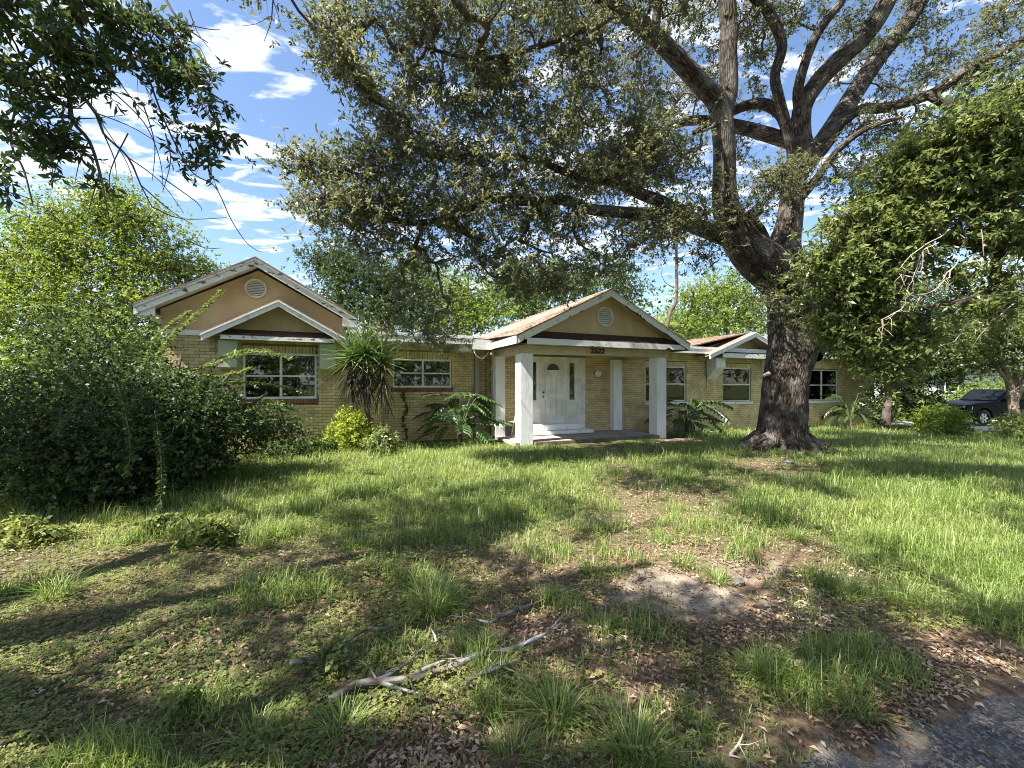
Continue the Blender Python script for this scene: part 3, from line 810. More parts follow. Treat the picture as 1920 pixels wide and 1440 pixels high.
# side fascia of the portico, and its return along the flat roof
sfm = MB(); sfm.box(4.20, 4.235, 9.63, 11.40, 2.69, 2.885); sfm.box(3.62, 4.235, 11.40, 11.435, 2.66, 2.95); sfm.build("fascia", M['flatroof'], house)
MB().box(9.995, 10.03, 9.63, 11.38, 2.69, 2.885).build("fascia", M['white'], house)
ssf = MB(); ssf.box(4.235, 4.5, 9.66, 11.85, 2.70, 2.715); ssf.build("soffit", M['oldwood'], house); MB().box(9.6, 9.995, 9.66, 11.85, 2.70, 2.715).build("soffit", M['oldwood'], house)
MB().box(3.22, 3.60, 11.46, 12.35, 2.60, 2.795).build("beam_end", M['palegreen'], house)

# numbers
cu = bpy.data.curves.new("n", 'FONT'); cu.body = "2522"; cu.size = 0.20; cu.extrude = 0.012; cu.align_x = 'CENTER'; cu.offset = 0.004
tmp = bpy.data.objects.new("tmp", cu); col.objects.link(tmp)
dg = bpy.context.evaluated_depsgraph_get(); me = bpy.data.meshes.new_from_object(tmp.evaluated_get(dg))
bpy.data.objects.remove(tmp); me.materials.append(M['black'])
no = link(bpy.data.objects.new("house_number", me), house); no.rotation_euler = (R(90), 0, 0); no.location = (6.93, PV - .075, 2.545); no.scale = (1.22, 1, 1)

# entry: white surround, door, sidelights, steps
DV = MRV - .02
en = MB()
en.box(5.28, 5.60, DV, DV + .12, .1, 2.545); en.box(7.38, 7.70, DV, DV + .12, .1, 2.545); en.box(5.60, 7.38, DV + .001, DV + .12, 2.46, 2.545)
en.box(5.97, 6.04, DV - .03, DV + .10, .40, 2.46); en.box(6.94, 7.01, DV - .03, DV + .10, .40, 2.46)
en.box(5.60, 7.38, DV + .01, DV + .12, .1, .42)
for (a, b) in ((5.60, 5.97), (7.01, 7.38)):
    en.box(a, a + .085, DV + .02, DV + .10, .42, 2.46); en.box(b - .085, b, DV + .02, DV + .10, .42, 2.46)
    en.box(a + .085, b - .085, DV + .02, DV + .10, 2.36, 2.46); en.box(a + .085, b - .085, DV + .02, DV + .10, .42, 1.15)
    en.box(a + .12, b - .12, DV + .012, DV + .03, .55, 1.05)
en.build("door_surround", M['doorwhite'], house)
for (a, b) in ((5.685, 5.885), (7.095, 7.295)):
    s_ = MB(); s_.box(a, b, DV + .05, DV + .055, 1.15, 2.36); s_.build("sidelight", M['glass'], house)
    MB().box(a - .05, b + .05, DV + .16, DV + .17, 1.0, 2.4).build("curtain", M['curtain'] if a < 6 else M['dark'], house)
dr = MB(); y0 = DV + .03
dr.box(6.04, 6.94, y0, y0 + .045, .42, 2.04)
# slab top with arched light: pieces around the half circle
ac, az_, ar = 6.49, 2.12, .235
arc = [(ac + ar * math.cos(math.pi * k / 16), az_ + ar * .9 * math.sin(math.pi * k / 16)) for k in range(17)]
dr.box(6.04, 6.94, y0, y0 + .045, 2.04, az_)
dr.box(6.04, ac - ar, y0, y0 + .045, az_, 2.46); dr.box(ac + ar, 6.94, y0, y0 + .045, az_, 2.46)
for a, b in zip(arc, arc[1:]):
    dr.prism([(a[0], y0, a[1]), (b[0], y0, b[1]), (b[0], y0, 2.46), (a[0], y0, 2.46)], (0, .045, 0))
for a, b in zip(arc, arc[1:]):
    k = 1.13
    s_ = lambda p: (ac + (p[0] - ac) * k, az_ + (p[1] - az_) * k)
    a2, b2 = s_(a), s_(b)
    dr.prism([(a[0], y0 - .012, a[1]), (b[0], y0 - .012, b[1]), (b2[0], y0 - .012, b2[1]), (a2[0], y0 - .012, a2[1])], (0, .014, 0))
dr.box(ac - ar * 1.13, ac + ar * 1.13, y0 - .012, y0 + .002, az_ - .03, az_)
dro = dr.build("door", M['doorwhite'], house)
fan = MB().add([(ac, y0 + .02, az_)] + [(p[0], y0 + .02, p[1]) for p in arc], [(0, k + 2, k + 1) for k in range(16)]); fan.build("fanlight", M['glass'], dro)
MB().box(ac - .3, ac + .3, y0 + .06, y0 + .07, az_ - .05, 2.42).build("backing", M['curtain'], dro)
for cx_ in (6.295, 6.685):
    for (za, zb) in ((1.32, 1.98), (.56, 1.18)):
        pm = MB()
        a, b = cx_ - .13, cx_ + .13
        for (w0, w1, dd) in ((0, .026, -.026), ):
            pm.box(a, b, y0 + dd, y0 + .002, za, za + w1); pm.box(a, b, y0 + dd, y0 + .002, zb - w1, zb)
            pm.box(a, a + w1, y0 + dd, y0 + .002, za + w1, zb - w1); pm.box(b - w1, b, y0 + dd, y0 + .002, za + w1, zb - w1)
        pm.box(a + .05, b - .05, y0 - .018, y0 + .002, za + .05, zb - .05)
        pm.build("panel", M['doorwhite'], dro)
kn = MB()
for zz, rr in ((1.40, .034), (1.26, .026)):
    kn.tube([(6.12, y0, zz), (6.12, y0 - .03, zz), (6.12, y0 - .05, zz), (6.12, y0 - .075, zz)], [rr * .5, rr * .5, rr, rr * .6], 12)
kn.build("door_knob", M['black'], dro)
st = MB().box(5.30, 7.40, 11.44, DV + .005, .225, .40).build("door_step", M['whitestucco'], house, bevel=.015)
st = MB().box(5.22, 7.62, 11.24, DV + .003, .11, .215).build("door_step", M['whitestucco'], house, bevel=.015)
# porch floor slab with a brick edging
pf = MB().box(4.40, 9.30, 10.12, MRV - .002, -.2, .095); pf.build("porch_floor", M['concrete'], house)
ed = MB(); x = 4.93
while x < 9.15:
    ed.box(x, x + .20, 9.98, 10.09, -.15, .10 + random.uniform(-.004, .004)); x += .212
ed.build("brick_edging", M['darkbrick'], house, kind="stuff")
# low dark brick ledge left of the door with a pale cap
brick_wall(4.72, 5.26, .1, .50, MRV - .22, mat='darkbrick', depth=.2)
MB().box(4.72, 5.27, MRV - .24, MRV, .502, .54).build("ledge_cap", M['white'], house)
lp = MB(); lp.tube([(8.14, MRV + .002, 2.02), (8.14, MRV - .03, 2.02), (8.14, MRV - .035, 2.02)], [.09, .09, .06], 18)
lpo = lp.build("wall_lamp", M['metal'], house)
gl = MB(); gl.tube([(8.14, MRV - .035, 2.02), (8.14, MRV - .06, 2.02), (8.14, MRV - .12, 2.02), (8.14, MRV - .17, 2.02), (8.14, MRV - .19, 2.02)], [.05, .10, .125, .10, .04], 18)
gl.build("globe", M['lampglass'], lpo, smooth=True)
ds = MB(); ds.box(3.98, 4.10, MLV - .12, MLV - .03, 0.0, 2.6); ds.build("downspout", M['metal'], house)
cb = MB(); cb.tube([(3.66, 11.43, 2.66), (3.68, 11.43, 2.56), (3.78, 11.46, 2.45), (3.92, 11.5, 2.40), (4.06, 11.58, 2.47), (4.2, 11.7, 2.62)], .016, 6); cb.build("loose_cable", M['white'], house)
cb = MB(); cb.tube([(12.9, 11.8, 2.75), (12.95, 11.81, 2.6), (13.1, 11.82, 2.5), (13.18, 11.84, 1.9), (13.17, 11.85, 1.5)], .007, 5)
cb.tube([(12.6, 11.75, 2.78), (12.8, 11.8, 2.55), (13.05, 11.82, 2.48), (13.2, 11.84, 2.62)], .007, 5); cb.build("loose_cable", M['black'], house)

pole_p = hw(4.82, MRV - .40, .10)
pl = MB(); pl.tube([hw(4.86, MRV - .36, .10), hw(4.95, MRV - .30, .40), hw(5.02, MRV - .28, .65), hw(5.07, MRV - .26, .95), hw(5.08, MRV - .26, 1.15)], [.018, .018, .017, .014, .012], 6)
tag(pl.build("plastic_pipe", M['yellowpole']), "thin yellowed pipe leaning in the porch corner behind the left front column", "pipe")

# walkway of clay pavers and driveway
wkb = MB()
wy0, wy1, wx0, wx1 = 8.95, 9.96, 5.0, 10.3
wk = MB().prism([hw(wx0, wy0, -.10), hw(wx1, wy0, -.13), hw(wx1, wy1, -.13), hw(wx0, wy1, -.10)], (0, 0, .05)).build("walkway", M['mortar'], kind="structure")
pm_ = MB().box(-.145, .145, -.07, .07, -.03, .03).mesh("paver", M['paver'])
r = 0; v = wy0
while v < wy1 - .1:
    u = wx0 + (.15 if r % 2 else 0)
    while u < wx1 - .2:
        o = bpy.data.objects.new("paver", pm_); p = hw(u + .15, v + .075)
        o.location = (p.x, p.y, -.045 - .008 * (u - wx0) / 3 + random.uniform(-.004, .004)); o.rotation_euler = (random.uniform(-.02, .02), random.uniform(-.02, .02), TH + random.uniform(-.02, .02))
        link(o, wk); u += .302
    v += .152; r += 1
pts = [(19.5, 17.9), (34, 20.0), (34, 24.5), (18.2, 22.2)]
MB().prism([(x, y, float(hgt(x, y)) + .02) for x, y in pts], (0, 0, .03)).build("driveway", M['drive'], kind="structure")

# ------------------------------------------------------------------ foliage tools
def rand_dirs(n):
    v = rng.normal(size=(n, 3)); return v / np.linalg.norm(v, axis=1, keepdims=True)
def norm(a): return a / np.maximum(np.linalg.norm(a, axis=1, keepdims=True), 1e-9)
def leaf_geo(base, d, nrm, L, W, fold=0.15, curl=0.12):
    n = len(base); L = np.broadcast_to(L, n)[:, None]; W = np.broadcast_to(W, n)[:, None]
    s = norm(np.cross(d, nrm)); nn = np.cross(s, d)
    V = np.empty((n, 4, 3))
    V[:, 0] = base; mid = base + d * L * 0.52
    V[:, 1] = mid + s * W * 0.5 + nn * W * fold; V[:, 2] = base + d * L - nn * L * curl; V[:, 3] = mid - s * W * 0.5 + nn * W * fold
    F = np.arange(n * 4).reshape(n, 4)
    return V.reshape(-1, 3), F
def leaves_obj(name, base, d, nrm, L, W, tint, mat, parent, **k):
    V, F = leaf_geo(base, d, nrm, L, W, **k)
    return np_mesh(name, V, F, mat, parent, "stuff", {"tint": np.repeat(np.clip(tint, 0, 1), 4)})
def rosettes(centers, spread, per, nl, L, W, droop=0.2, upn=0.7, squash=0.7):
    """leaf sprays: for every cluster centre `per` twig ends with `nl` leaves each"""
    c = np.repeat(centers, per, 0); n = len(c)
    off = rng.normal(size=(n, 3)) * spread * np.array([1, 1, squash]); tips = c + off
    tw = norm(off + rng.normal(size=(n, 3)) * spread * .4 + np.array([0, 0, -droop * spread]))
    b = np.repeat(tips, nl, 0); t = np.repeat(tw, nl, 0); k = len(b)
    d = norm(t * 0.55 + rand_dirs(k) * 0.85)
    b = b - t * rng.random((k, 1)) * L * 1.6
    nr = norm(rand_dirs(k) * (1 - upn) + np.array([0, 0, upn]))
    ct = np.repeat(rng.random(len(centers)), per * nl)
    tint = 0.55 * rng.random(k) + 0.45 * ct
    return b, d, nr, L * rng.uniform(.5, 1.3, k), W * rng.uniform(.55, 1.3, k), tint, (c, tips)

def limb(V, Fc, BK, pts, rad, n=10, rough=0.0, seed=0.0):
    """smooth tube (Catmull-Rom) with bark coords; appended to lists"""
    pts = np.array([list(p) for p in pts], float); rad = np.array(rad, float)
    P = []; Rr = []
    m = len(pts)
    for i in range(m - 1):
        p0, p1, p2, p3 = pts[max(i - 1, 0)], pts[i], pts[i + 1], pts[min(i + 2, m - 1)]
        k = max(2, int(np.linalg.norm(p2 - p1) / max(0.05, rad[i] * (0.28 if n > 20 else .7))))
        k = min(k, 40)
        for j in range(k):
            t = j / k
            P.append(.5 * ((2 * p1) + (-p0 + p2) * t + (2 * p0 - 5 * p1 + 4 * p2 - p3) * t * t + (-p0 + 3 * p1 - 3 * p2 + p3) * t ** 3))
            Rr.append(rad[i] * (1 - t) + rad[i + 1] * t)
    P.append(pts[-1]); Rr.append(rad[-1])
    P = np.array(P); Rr = np.array(Rr)
    T = np.gradient(P, axis=0); T = norm(T)
    ref = np.array([0.3, 1, 0.1]); A = norm(np.cross(T, ref)); C = np.cross(A, T)
    ln = np.concatenate([[0], np.cumsum(np.linalg.norm(np.diff(P, axis=0), axis=1))]) + seed
    an = np.linspace(0, 2 * np.pi, n, endpoint=False)
    ca, sa = np.cos(an), np.sin(an)
    rr = Rr[:, None] * np.ones(n)[None]
    if rough:
        g = fbm((an[None] * 3.2 + seed * 3) + 0 * ln[:, None], ln[:, None] * 1.1 + 0 * an[None], 3) - .5
        g2 = np.abs(fbm(an[None] * 16 / 6.28 * 3 + 0 * ln[:, None], ln[:, None] * 2.5 + 3 * np.sin(an)[None] * .3, 3) - .5)
        # keep seam continuous
        w = np.minimum(1, np.minimum(an, 2 * np.pi - an - 0.0) / .5)[None]
        rr = rr * (1 + rough * g * w * 1.2 - rough * .5 * (0.25 - g2) * w)
    X = P[:, None] + rr[..., None] * (A[:, None] * ca[None, :, None] + C[:, None] * sa[None, :, None])
    b = sum(len(v) for v in V)
    V.append(X.reshape(-1, 3))
    bk = np.stack([Rr[:, None] * ca[None] * 1.0, Rr[:, None] * sa[None], ln[:, None] + 0 * ca[None]], -1)
    BK.append((bk + np.array([seed, 0, 0])).reshape(-1, 3))
    k = len(P); i0 = np.arange(k * n).reshape(k, n) + b
    Fc.append(np.stack([i0[:-1], np.roll(i0[:-1], -1, 1), np.roll(i0[1:], -1, 1), i0[1:]], -1).reshape(-1, 4))
    return P, Rr

def grow(nodes, attract, sag=0.05, maxr=0.05, tip=0.004, jit=0.12, k0=1.0):
    """connect attractors to a growing skeleton; returns tube data for twigs"""
    nodes = np.asarray(nodes, float); A = np.asarray(attract, float)
    cap = len(nodes) + 3 * len(A)
    P = np.zeros((cap, 3)); P[:len(nodes)] = nodes; par = -np.ones(cap, int); n = len(nodes); n0 = n
    d0 = np.array([np.min(np.sum((nodes - a) ** 2, 1)) for a in A])
    order = np.argsort(d0)
    ends = []
    for i in order:
        a = A[i]; q = P[:n]
        dd = np.linalg.norm(q - a, axis=1)
        j = int(np.argmin(dd + 0.25 * np.maximum(0, q[:, 2] - a[2] - .2)))
        p = P[j]; L_ = dd[j]
        m1 = p + (a - p) * .35 + rng.normal(size=3) * jit * L_ * .5 + np.array([0, 0, sag * L_])
        m2 = p + (a - p) * .70 + rng.normal(size=3) * jit * L_ * .5 + np.array([0, 0, sag * L_])
        P[n] = m1; par[n] = j; P[n + 1] = m2; par[n + 1] = n; P[n + 2] = a; par[n + 2] = n + 1; ends.append(n + 2); n += 3
    cnt = np.zeros(n); cnt[ends] = 1
    for i in range(n - 1, n0 - 1, -1):
        if par[i] >= 0: cnt[par[i]] += cnt[i]
    rad = np.minimum(maxr, tip * np.sqrt(np.maximum(cnt, 1)) * k0)
    return P[:n], par[:n], rad, n0
def twig_mesh(V, Fc, BK, P, par, rad, n0, n=5):
    idx = np.arange(n0, len(P)); pj = par[idx]
    a, b = P[pj], P[idx]; ra = np.where(pj >= n0, rad[pj], np.minimum(rad[idx] * 1.25, 1)); rb = rad[idx]
    twigs(V, Fc, BK, a, b, ra, rb, n)
def twigs(V, Fc, BK, a, b, ra, rb, n=3):
    T = norm(b - a); ref = np.where(np.abs(T[:, 2:3]) > .9, np.array([[1., 0, 0]]), np.array([[0, 0, 1.]]))
    A = norm(np.cross(T, ref)); C = np.cross(A, T); k = len(a)
    an = np.linspace(0, 2 * np.pi, n, endpoint=False)
    off = A[:, None] * np.cos(an)[None, :, None] + C[:, None] * np.sin(an)[None, :, None]
    ra = np.broadcast_to(ra, k)[:, None, None]; rb = np.broadcast_to(rb, k)[:, None, None]
    X = np.concatenate([a[:, None] + off * ra, b[:, None] + off * rb], 1)
    base = sum(len(v) for v in V)
    i0 = (np.arange(k) * 2 * n)[:, None] + np.arange(n)[None] + base; i1 = (np.arange(k) * 2 * n)[:, None] + np.roll(np.arange(n), -1)[None] + base
    Fc.append(np.stack([i0, i1, i1 + n, i0 + n], -1).reshape(-1, 4)); V.append(X.reshape(-1, 3)); BK.append(X.reshape(-1, 3).copy())
def flush(name, V, Fc, BK, mat, parent, kind=None, smooth=True):
    return np_mesh(name, np.concatenate(V), np.concatenate(Fc), mat, parent, kind, None, {"bark": np.concatenate(BK)}, smooth)
def blob_pts(blobs):
    """blobs: (px,py,Y,rx_px,ry_px,n[,depth]) -> world points filling ellipsoids standing at distance Y"""
    out = []
    for bl in blobs:
        px, py, Y, rx, ry, n = bl[:6]; c = np.array(at(px, py, Y)); s = Y / FPX
        dep = bl[6] if len(bl) > 6 else max(rx, ry) * s * 0.9
        d = rand_dirs(n) * (rng.random((n, 1)) ** (1 / 2.4))
        out.append(c + d * np.array([rx * s, dep, ry * s]))
    return np.concatenate(out)

# ------------------------------------------------------------------ the big oak
oak = empty("oak_tree", (7.05, 10.9, 0))
tag(oak, "huge live oak with a furrowed grey trunk spreading over the lawn before the house", "tree")
def loc(obj_parent, arr): return np.asarray(arr) - np.array(obj_parent.location)
tr = [(1467, 872, 10.9, 82), (1467, 846, 10.9, 56), (1466, 822, 10.9, 45), (1467, 790, 10.9, 40), (1470, 750, 10.9, 38), (1476, 700, 10.9, 38), (1488, 650, 10.9, 41),
      (1492, 605, 10.9, 47), (1486, 560, 10.9, 41), (1480, 525, 10.9, 38), (1472, 492, 10.9, 33), (1470, 462, 10.9, 27), (1480, 415, 10.9, 21), (1486, 360, 10.9, 19),
      (1498, 305, 10.9, 21), (1503, 262, 10.9, 19)]
LIMBS = [
    [(1462, 520, 10.85, 40), (1432, 494, 10.75, 39), (1402, 470, 10.6, 34), (1377, 432, 10.5, 28), (1361, 390, 10.4, 23), (1358, 340, 10.3, 20), (1358, 280, 10.2, 19), (1354, 228, 10.1, 20), (1345, 190, 10, 19), (1315, 158, 9.8, 17), (1272, 112, 9.5, 16), (1229, 69, 9.2, 15), (1186, 36, 9, 14), (1120, -6, 8.7, 13), (1040, -70, 8.4, 10), (930, -140, 8, 6)],
    [(1352, 215, 10.1, 17), (1366, 172, 10.1, 16), (1365, 108, 10, 16), (1367, 52, 10, 16), (1363, 0, 9.9, 15), (1358, -90, 9.8, 13), (1330, -200, 9.5, 8)],
    [(1503, 270, 10.9, 17), (1504, 206, 10.8, 16), (1530, 159, 10.7, 16), (1573, 112, 10.6, 16), (1616, 73, 10.5, 16), (1656, 14, 10.4, 16), (1690, -70, 10.2, 13), (1720, -190, 10, 8)],
    [(1500, 318, 11, 17), (1535, 278, 11.2, 18), (1569, 228, 11.4, 17), (1604, 172, 11.6, 16), (1647, 108, 11.8, 15), (1694, 52, 12, 14), (1730, -6, 12.2, 13), (1790, -110, 12.5, 9)],
    [(1488, 300, 10.7, 11), (1479, 254, 10.5, 9), (1461, 185, 10.3, 9), (1453, 142, 10.2, 9), (1466, 86, 10, 9), (1444, 26, 9.8, 9), (1410, -10, 9.6, 8), (1360, -80, 9.3, 5)],
    [(1503, 215, 10.8, 10), (1496, 172, 10.6, 9), (1513, 108, 10.4, 8), (1539, 52, 10.2, 8), (1578, 2, 10, 7), (1610, -60, 9.8, 5)],
    [(1395, 458, 10.5, 18), (1341, 438, 10.2, 15), (1302, 424, 10, 14), (1272, 408, 9.8, 13), (1230, 402, 9.5, 12), (1189, 400, 9.3, 11), (1103, 392, 9, 10), (1060, 376, 8.8, 9), (985, 378, 8.5, 8), (909, 372, 8.2, 8), (880, 388, 8, 8), (844, 408, 7.9, 7), (790, 418, 7.7, 6), (741, 414, 7.5, 5), (690, 395, 7.3, 3)],
    [(1310, 425, 10, 13), (1272, 392, 9.8, 12), (1208, 366, 9.5, 11), (1150, 342, 9.2, 9), (1080, 330, 8.9, 7), (1000, 300, 8.5, 6), (900, 290, 8.1, 4), (800, 300, 7.7, 3)],
    [(1500, 655, 10.95, 40), (1530, 610, 11, 31), (1556, 570, 11, 27), (1580, 520, 10.9, 23), (1612, 470, 10.7, 19), (1670, 430, 10.4, 15), (1750, 400, 10, 11), (1840, 380, 9.6, 7)],
    [(1540, 262, 11.2, 10), (1608, 208, 11, 9), (1660, 202, 10.8, 9), (1746, 176, 10.5, 9), (1810, 133, 10.2, 9), (1875, 99, 9.9, 8), (1935, 70, 9.6, 7), (2040, 10, 9.2, 5)],
    [(1492, 380, 10.9, 10), (1530, 336, 10.8, 7), (1573, 280, 10.6, 6), (1625, 241, 10.4, 5), (1690, 220, 10.2, 3)],
    [(1495, 270, 11.1, 14), (1430, 250, 11.4, 13), (1384, 238, 11.7, 12), (1307, 226, 12, 9), (1250, 238, 12.3, 7), (1180, 260, 12.5, 5)],
    [(1480, 260, 11, 10), (1462, 212, 11.1, 10), (1418, 194, 11.3, 10), (1360, 215, 11.5, 8), (1300, 250, 11.6, 5)],
    [(1740, 178, 10.5, 7), (1800, 205, 10.2, 7), (1850, 180, 9.9, 6), (1930, 150, 9.6, 5)],
    [(1160, 20, 8.9, 8), (1080, 60, 8.5, 6), (1000, 90, 8.2, 5), (900, 110, 7.8, 4), (800, 90, 7.4, 3)],
    [(1229, 69, 9.2, 8), (1232, 20, 9.1, 8), (1240, -40, 9, 5)],
    [(1440, 470, 10.8, 11), (1425, 430, 10.6, 9), (1400, 400, 10.4, 6)],
    [(1486, 600, 10.55, 6), (1500, 580, 10.3, 6), (1512, 550, 10.2, 4), (1510, 515, 10.1, 3)],
]
V, Fc, BK = [], [], []
def lp_(t): return [at(a, b, c) - oak.location for a, b, c, _ in t], [w * c / FPX for _, _, c, w in t]
p_, r_ = lp_(tr)
P, Rr = limb(V, Fc, BK, p_, r_, 48, 0.17, 1.3)
skel = [P[::3]]
for i, t in enumerate(LIMBS):
    p_, r_ = lp_(t)
    P, Rr = limb(V, Fc, BK, p_, r_, 20 if t[0][3] > 14 else 10, 0.14, 2.0 + i * 3.7)
    skel.append(P[len(P) // 4:])
# buttress roots
for k, (a, rr, ln_) in enumerate([(-2.6, .22, .8), (-1.9, .18, .6), (-1.2, .2, .7), (-.5, .2, .9), (.3, .18, .8), (2.7, .2, .9), (-3.1, .18, 1.1)]):
    pts = []
    for j in range(6):
        t = j / 5; d = .50 + t * ln_
        x, y = d * math.cos(a + .15 * math.sin(j)), d * math.sin(a + .15 * math.sin(j))
        z = float(hgt(x + oak.location.x, y + oak.location.y)) + .24 * (1 - t) ** 2.2 - .05 * t
        pts.append((x, y, z))
    limb(V, Fc, BK, pts, [rr * (1 - .75 * j / 5) for j in range(6)], 12, .2, 50 + k)
flush("trunk", V, Fc, BK, M['bark'], oak)
sb = MB().tube([at(1442, 700, 10.4) - oak.location, at(1430, 705, 10.3) - oak.location, at(1421, 708, 10.25) - oak.location], [.05, .035, .025], 8); sb.build("broken_stub", M['deadtwig'], oak)

blobs = [
    (630, 40, 7.2, 50, 60, 16), (655, 120, 7.0, 35, 50, 12), (690, 175, 7.0, 24, 35, 7), (760, 40, 7.6, 70, 60, 20), (860, 50, 7.9, 80, 70, 24), (930, 120, 8.1, 70, 60, 20),
    (1000, 40, 8.5, 90, 60, 26), (1110, 60, 8.9, 80, 70, 26), (1090, 150, 8.9, 70, 60, 22), (1190, 130, 10.6, 60, 60, 18), (1290, 40, 10.8, 50, 40, 12), (1240, 190, 11, 55, 45, 14),
    (790, 150, 7.8, 50, 50, 12), (740, 240, 7.7, 50, 40, 12), (860, 200, 8, 70, 50, 18), (960, 215, 8.4, 80, 60, 22), (1060, 240, 8.9, 80, 60, 22), (1170, 240, 9.3, 70, 50, 18),
    (565, 300, 7.4, 38, 30, 8), (630, 320, 7.4, 50, 40, 13), (720, 320, 7.6, 80, 50, 24), (820, 310, 8, 90, 60, 30), (930, 320, 8.3, 90, 60, 30), (1040, 330, 8.8, 90, 60, 28), (1150, 320, 9.2, 80, 55, 22), (1240, 310, 9.6, 60, 50, 16), (1300, 300, 9.9, 45, 60, 12),
    (580, 385, 7.3, 40, 24, 8), (650, 395, 7.3, 60, 36, 16), (750, 395, 7.6, 80, 45, 22), (860, 400, 7.9, 80, 50, 22), (970, 410, 8.4, 80, 50, 22), (1070, 420, 8.8, 70, 45, 18), (1170, 430, 9.2, 60, 40, 12), (1250, 440, 9.6, 50, 35, 8), (1330, 480, 10, 40, 30, 5),
    (690, 450, 7.5, 60, 25, 7), (790, 470, 7.8, 60, 35, 10), (900, 480, 8.2, 60, 40, 13), (970, 530, 8.4, 50, 45, 13), (1040, 510, 8.7, 50, 45, 12), (1110, 500, 9, 45, 40, 10), (1180, 500, 9.2, 30, 40, 4), (760, 550, 8.0, 26, 60, 4), (820, 560, 8.2, 30, 50, 4), (800, 630, 8.4, 80, 16, 6), (730, 620, 8.4, 30, 14, 2),
    (1440, 345, 9.8, 50, 45, 18), (1320, 410, 9.9, 40, 36, 9), (1400, 400, 9.9, 30, 20, 4), (1500, 320, 10.2, 30, 28, 6), (1440, 545, 10.2, 28, 40, 7), (1480, 590, 10.25, 22, 26, 3),
    (1330, 130, 11, 45, 60, 12), (1410, 90, 11, 40, 60, 12), (1420, 20, 10, 50, 30, 9), (1500, 30, 10.4, 50, 40, 11), (1560, 130, 11.5, 40, 40, 6), (1590, 30, 10.4, 45, 35, 9), (1650, 100, 12, 50, 50, 11), (1730, 40, 12, 50, 50, 12), (1760, 110, 12, 45, 45, 10), (1690, 170, 11.6, 40, 35, 8), (1720, 240, 11, 60, 30, 10),
    (1880, 40, 10, 50, 50, 14), (1860, 130, 10, 50, 40, 12), (1800, 160, 10.4, 40, 30, 7), (1920, 180, 9.8, 50, 50, 12), (1620, 320, 11.6, 50, 50, 11), (1570, 350, 11.4, 30, 35, 6), (1600, 260, 11.4, 40, 30, 5), (1650, 230, 10.8, 50, 25, 7), (1400, 180, 12, 40, 40, 7), (1390, 280, 12, 30, 40, 5),
    (1200, 290, 10.2, 60, 45, 20), (1130, 320, 10, 60, 40, 18), (1270, 410, 9.2, 40, 36, 14), (1220, 260, 8.9, 50, 40, 16),
    (700, -80, 7.6, 160, 60, 30), (900, -100, 8.2, 160, 70, 36), (1120, -120, 9, 160, 80, 36), (1340, -120, 10, 150, 90, 44), (1560, -130, 10.4, 150, 90, 50), (1800, -120, 11, 160, 90, 50), (2060, 0, 10, 110, 120, 46), (2150, 200, 9.6, 110, 80, 20)]
blobs = [(a, b, c, d, e, int(n * 1.25) + 1) for a, b, c, d, e, n in blobs]
def shade_pts(spots, n):
    out = []
    for (gx_, gy_, z, r, n_) in spots:   # where the shade falls, crown height
        k = z / sun_to.z
        c = np.array([gx_ + sun_to.x * k, gy_ + sun_to.y * k, z])
        d = rand_dirs(int(n_ * n)) * (rng.random((int(n_ * n), 1)) ** (1 / 2.6)); out.append(c + d * np.array([r, r, .6]))
    return np.concatenate(out)
OVER = [(4, 8.6, 8, 1.0, 20), (6.4, 8.2, 8, 1.0, 22), (9.5, 9.8, 9.5, 1.5, 30), (12.2, 11.2, 11.5, 1.6, 30), (8.2, 6.6, 7.6, .7, 12), (5, 6.6, 7.6, .6, 9), (2.3, 7.4, 8, .8, 14), (10.6, 7.2, 8, .8, 14), (13, 8.8, 9.5, 1.1, 14), (3.4, 5.2, 7.4, .5, 6), (6.6, 5.2, 7.4, .5, 6), (15.5, 12.6, 12.5, 1.6, 22), (7.5, 10.2, 8.2, .8, 14), (1.2, 9.2, 8, .5, 7), (3.0, 6.7, 7.6, .7, 10), (6, 10, 8.4, 1, 16), (4.6, 7.4, 8, .6, 8)]  # extra oak crown out of view, added to dapple the lawn with shade
AT = np.concatenate([blob_pts(blobs), shade_pts(OVER, 1.7)]) - np.array(oak.location)
P, par, rad, n0 = grow(np.concatenate(skel), AT, 0.04, 0.07, 0.0070, 0.16)
V, Fc, BK = [], [], []
twig_mesh(V, Fc, BK, P, par, rad, n0)
b_, d_, nr_, L_, W_, ti_, (cc, tips) = rosettes(AT, 0.27, 13, 8, 0.092, 0.037, 0.35, .45)
twigs(V, Fc, BK, cc + (tips - cc) * .1, tips, .0035, .0018, 3)
# bare hanging twigs in the crown
k = rng.integers(0, len(AT), 420); a = AT[k]; e = a + np.stack([rng.normal(size=420) * .15, rng.normal(size=420) * .15, -rng.uniform(.2, .6, 420)], -1)
twigs(V, Fc, BK, a, e, .004, .0015, 3)
flush("branches", V, Fc, BK, M['barksmooth'], oak, "stuff")
leaves_obj("crown", b_, d_, nr_, L_, W_, ti_ * .9, M['oakleaf'], oak)

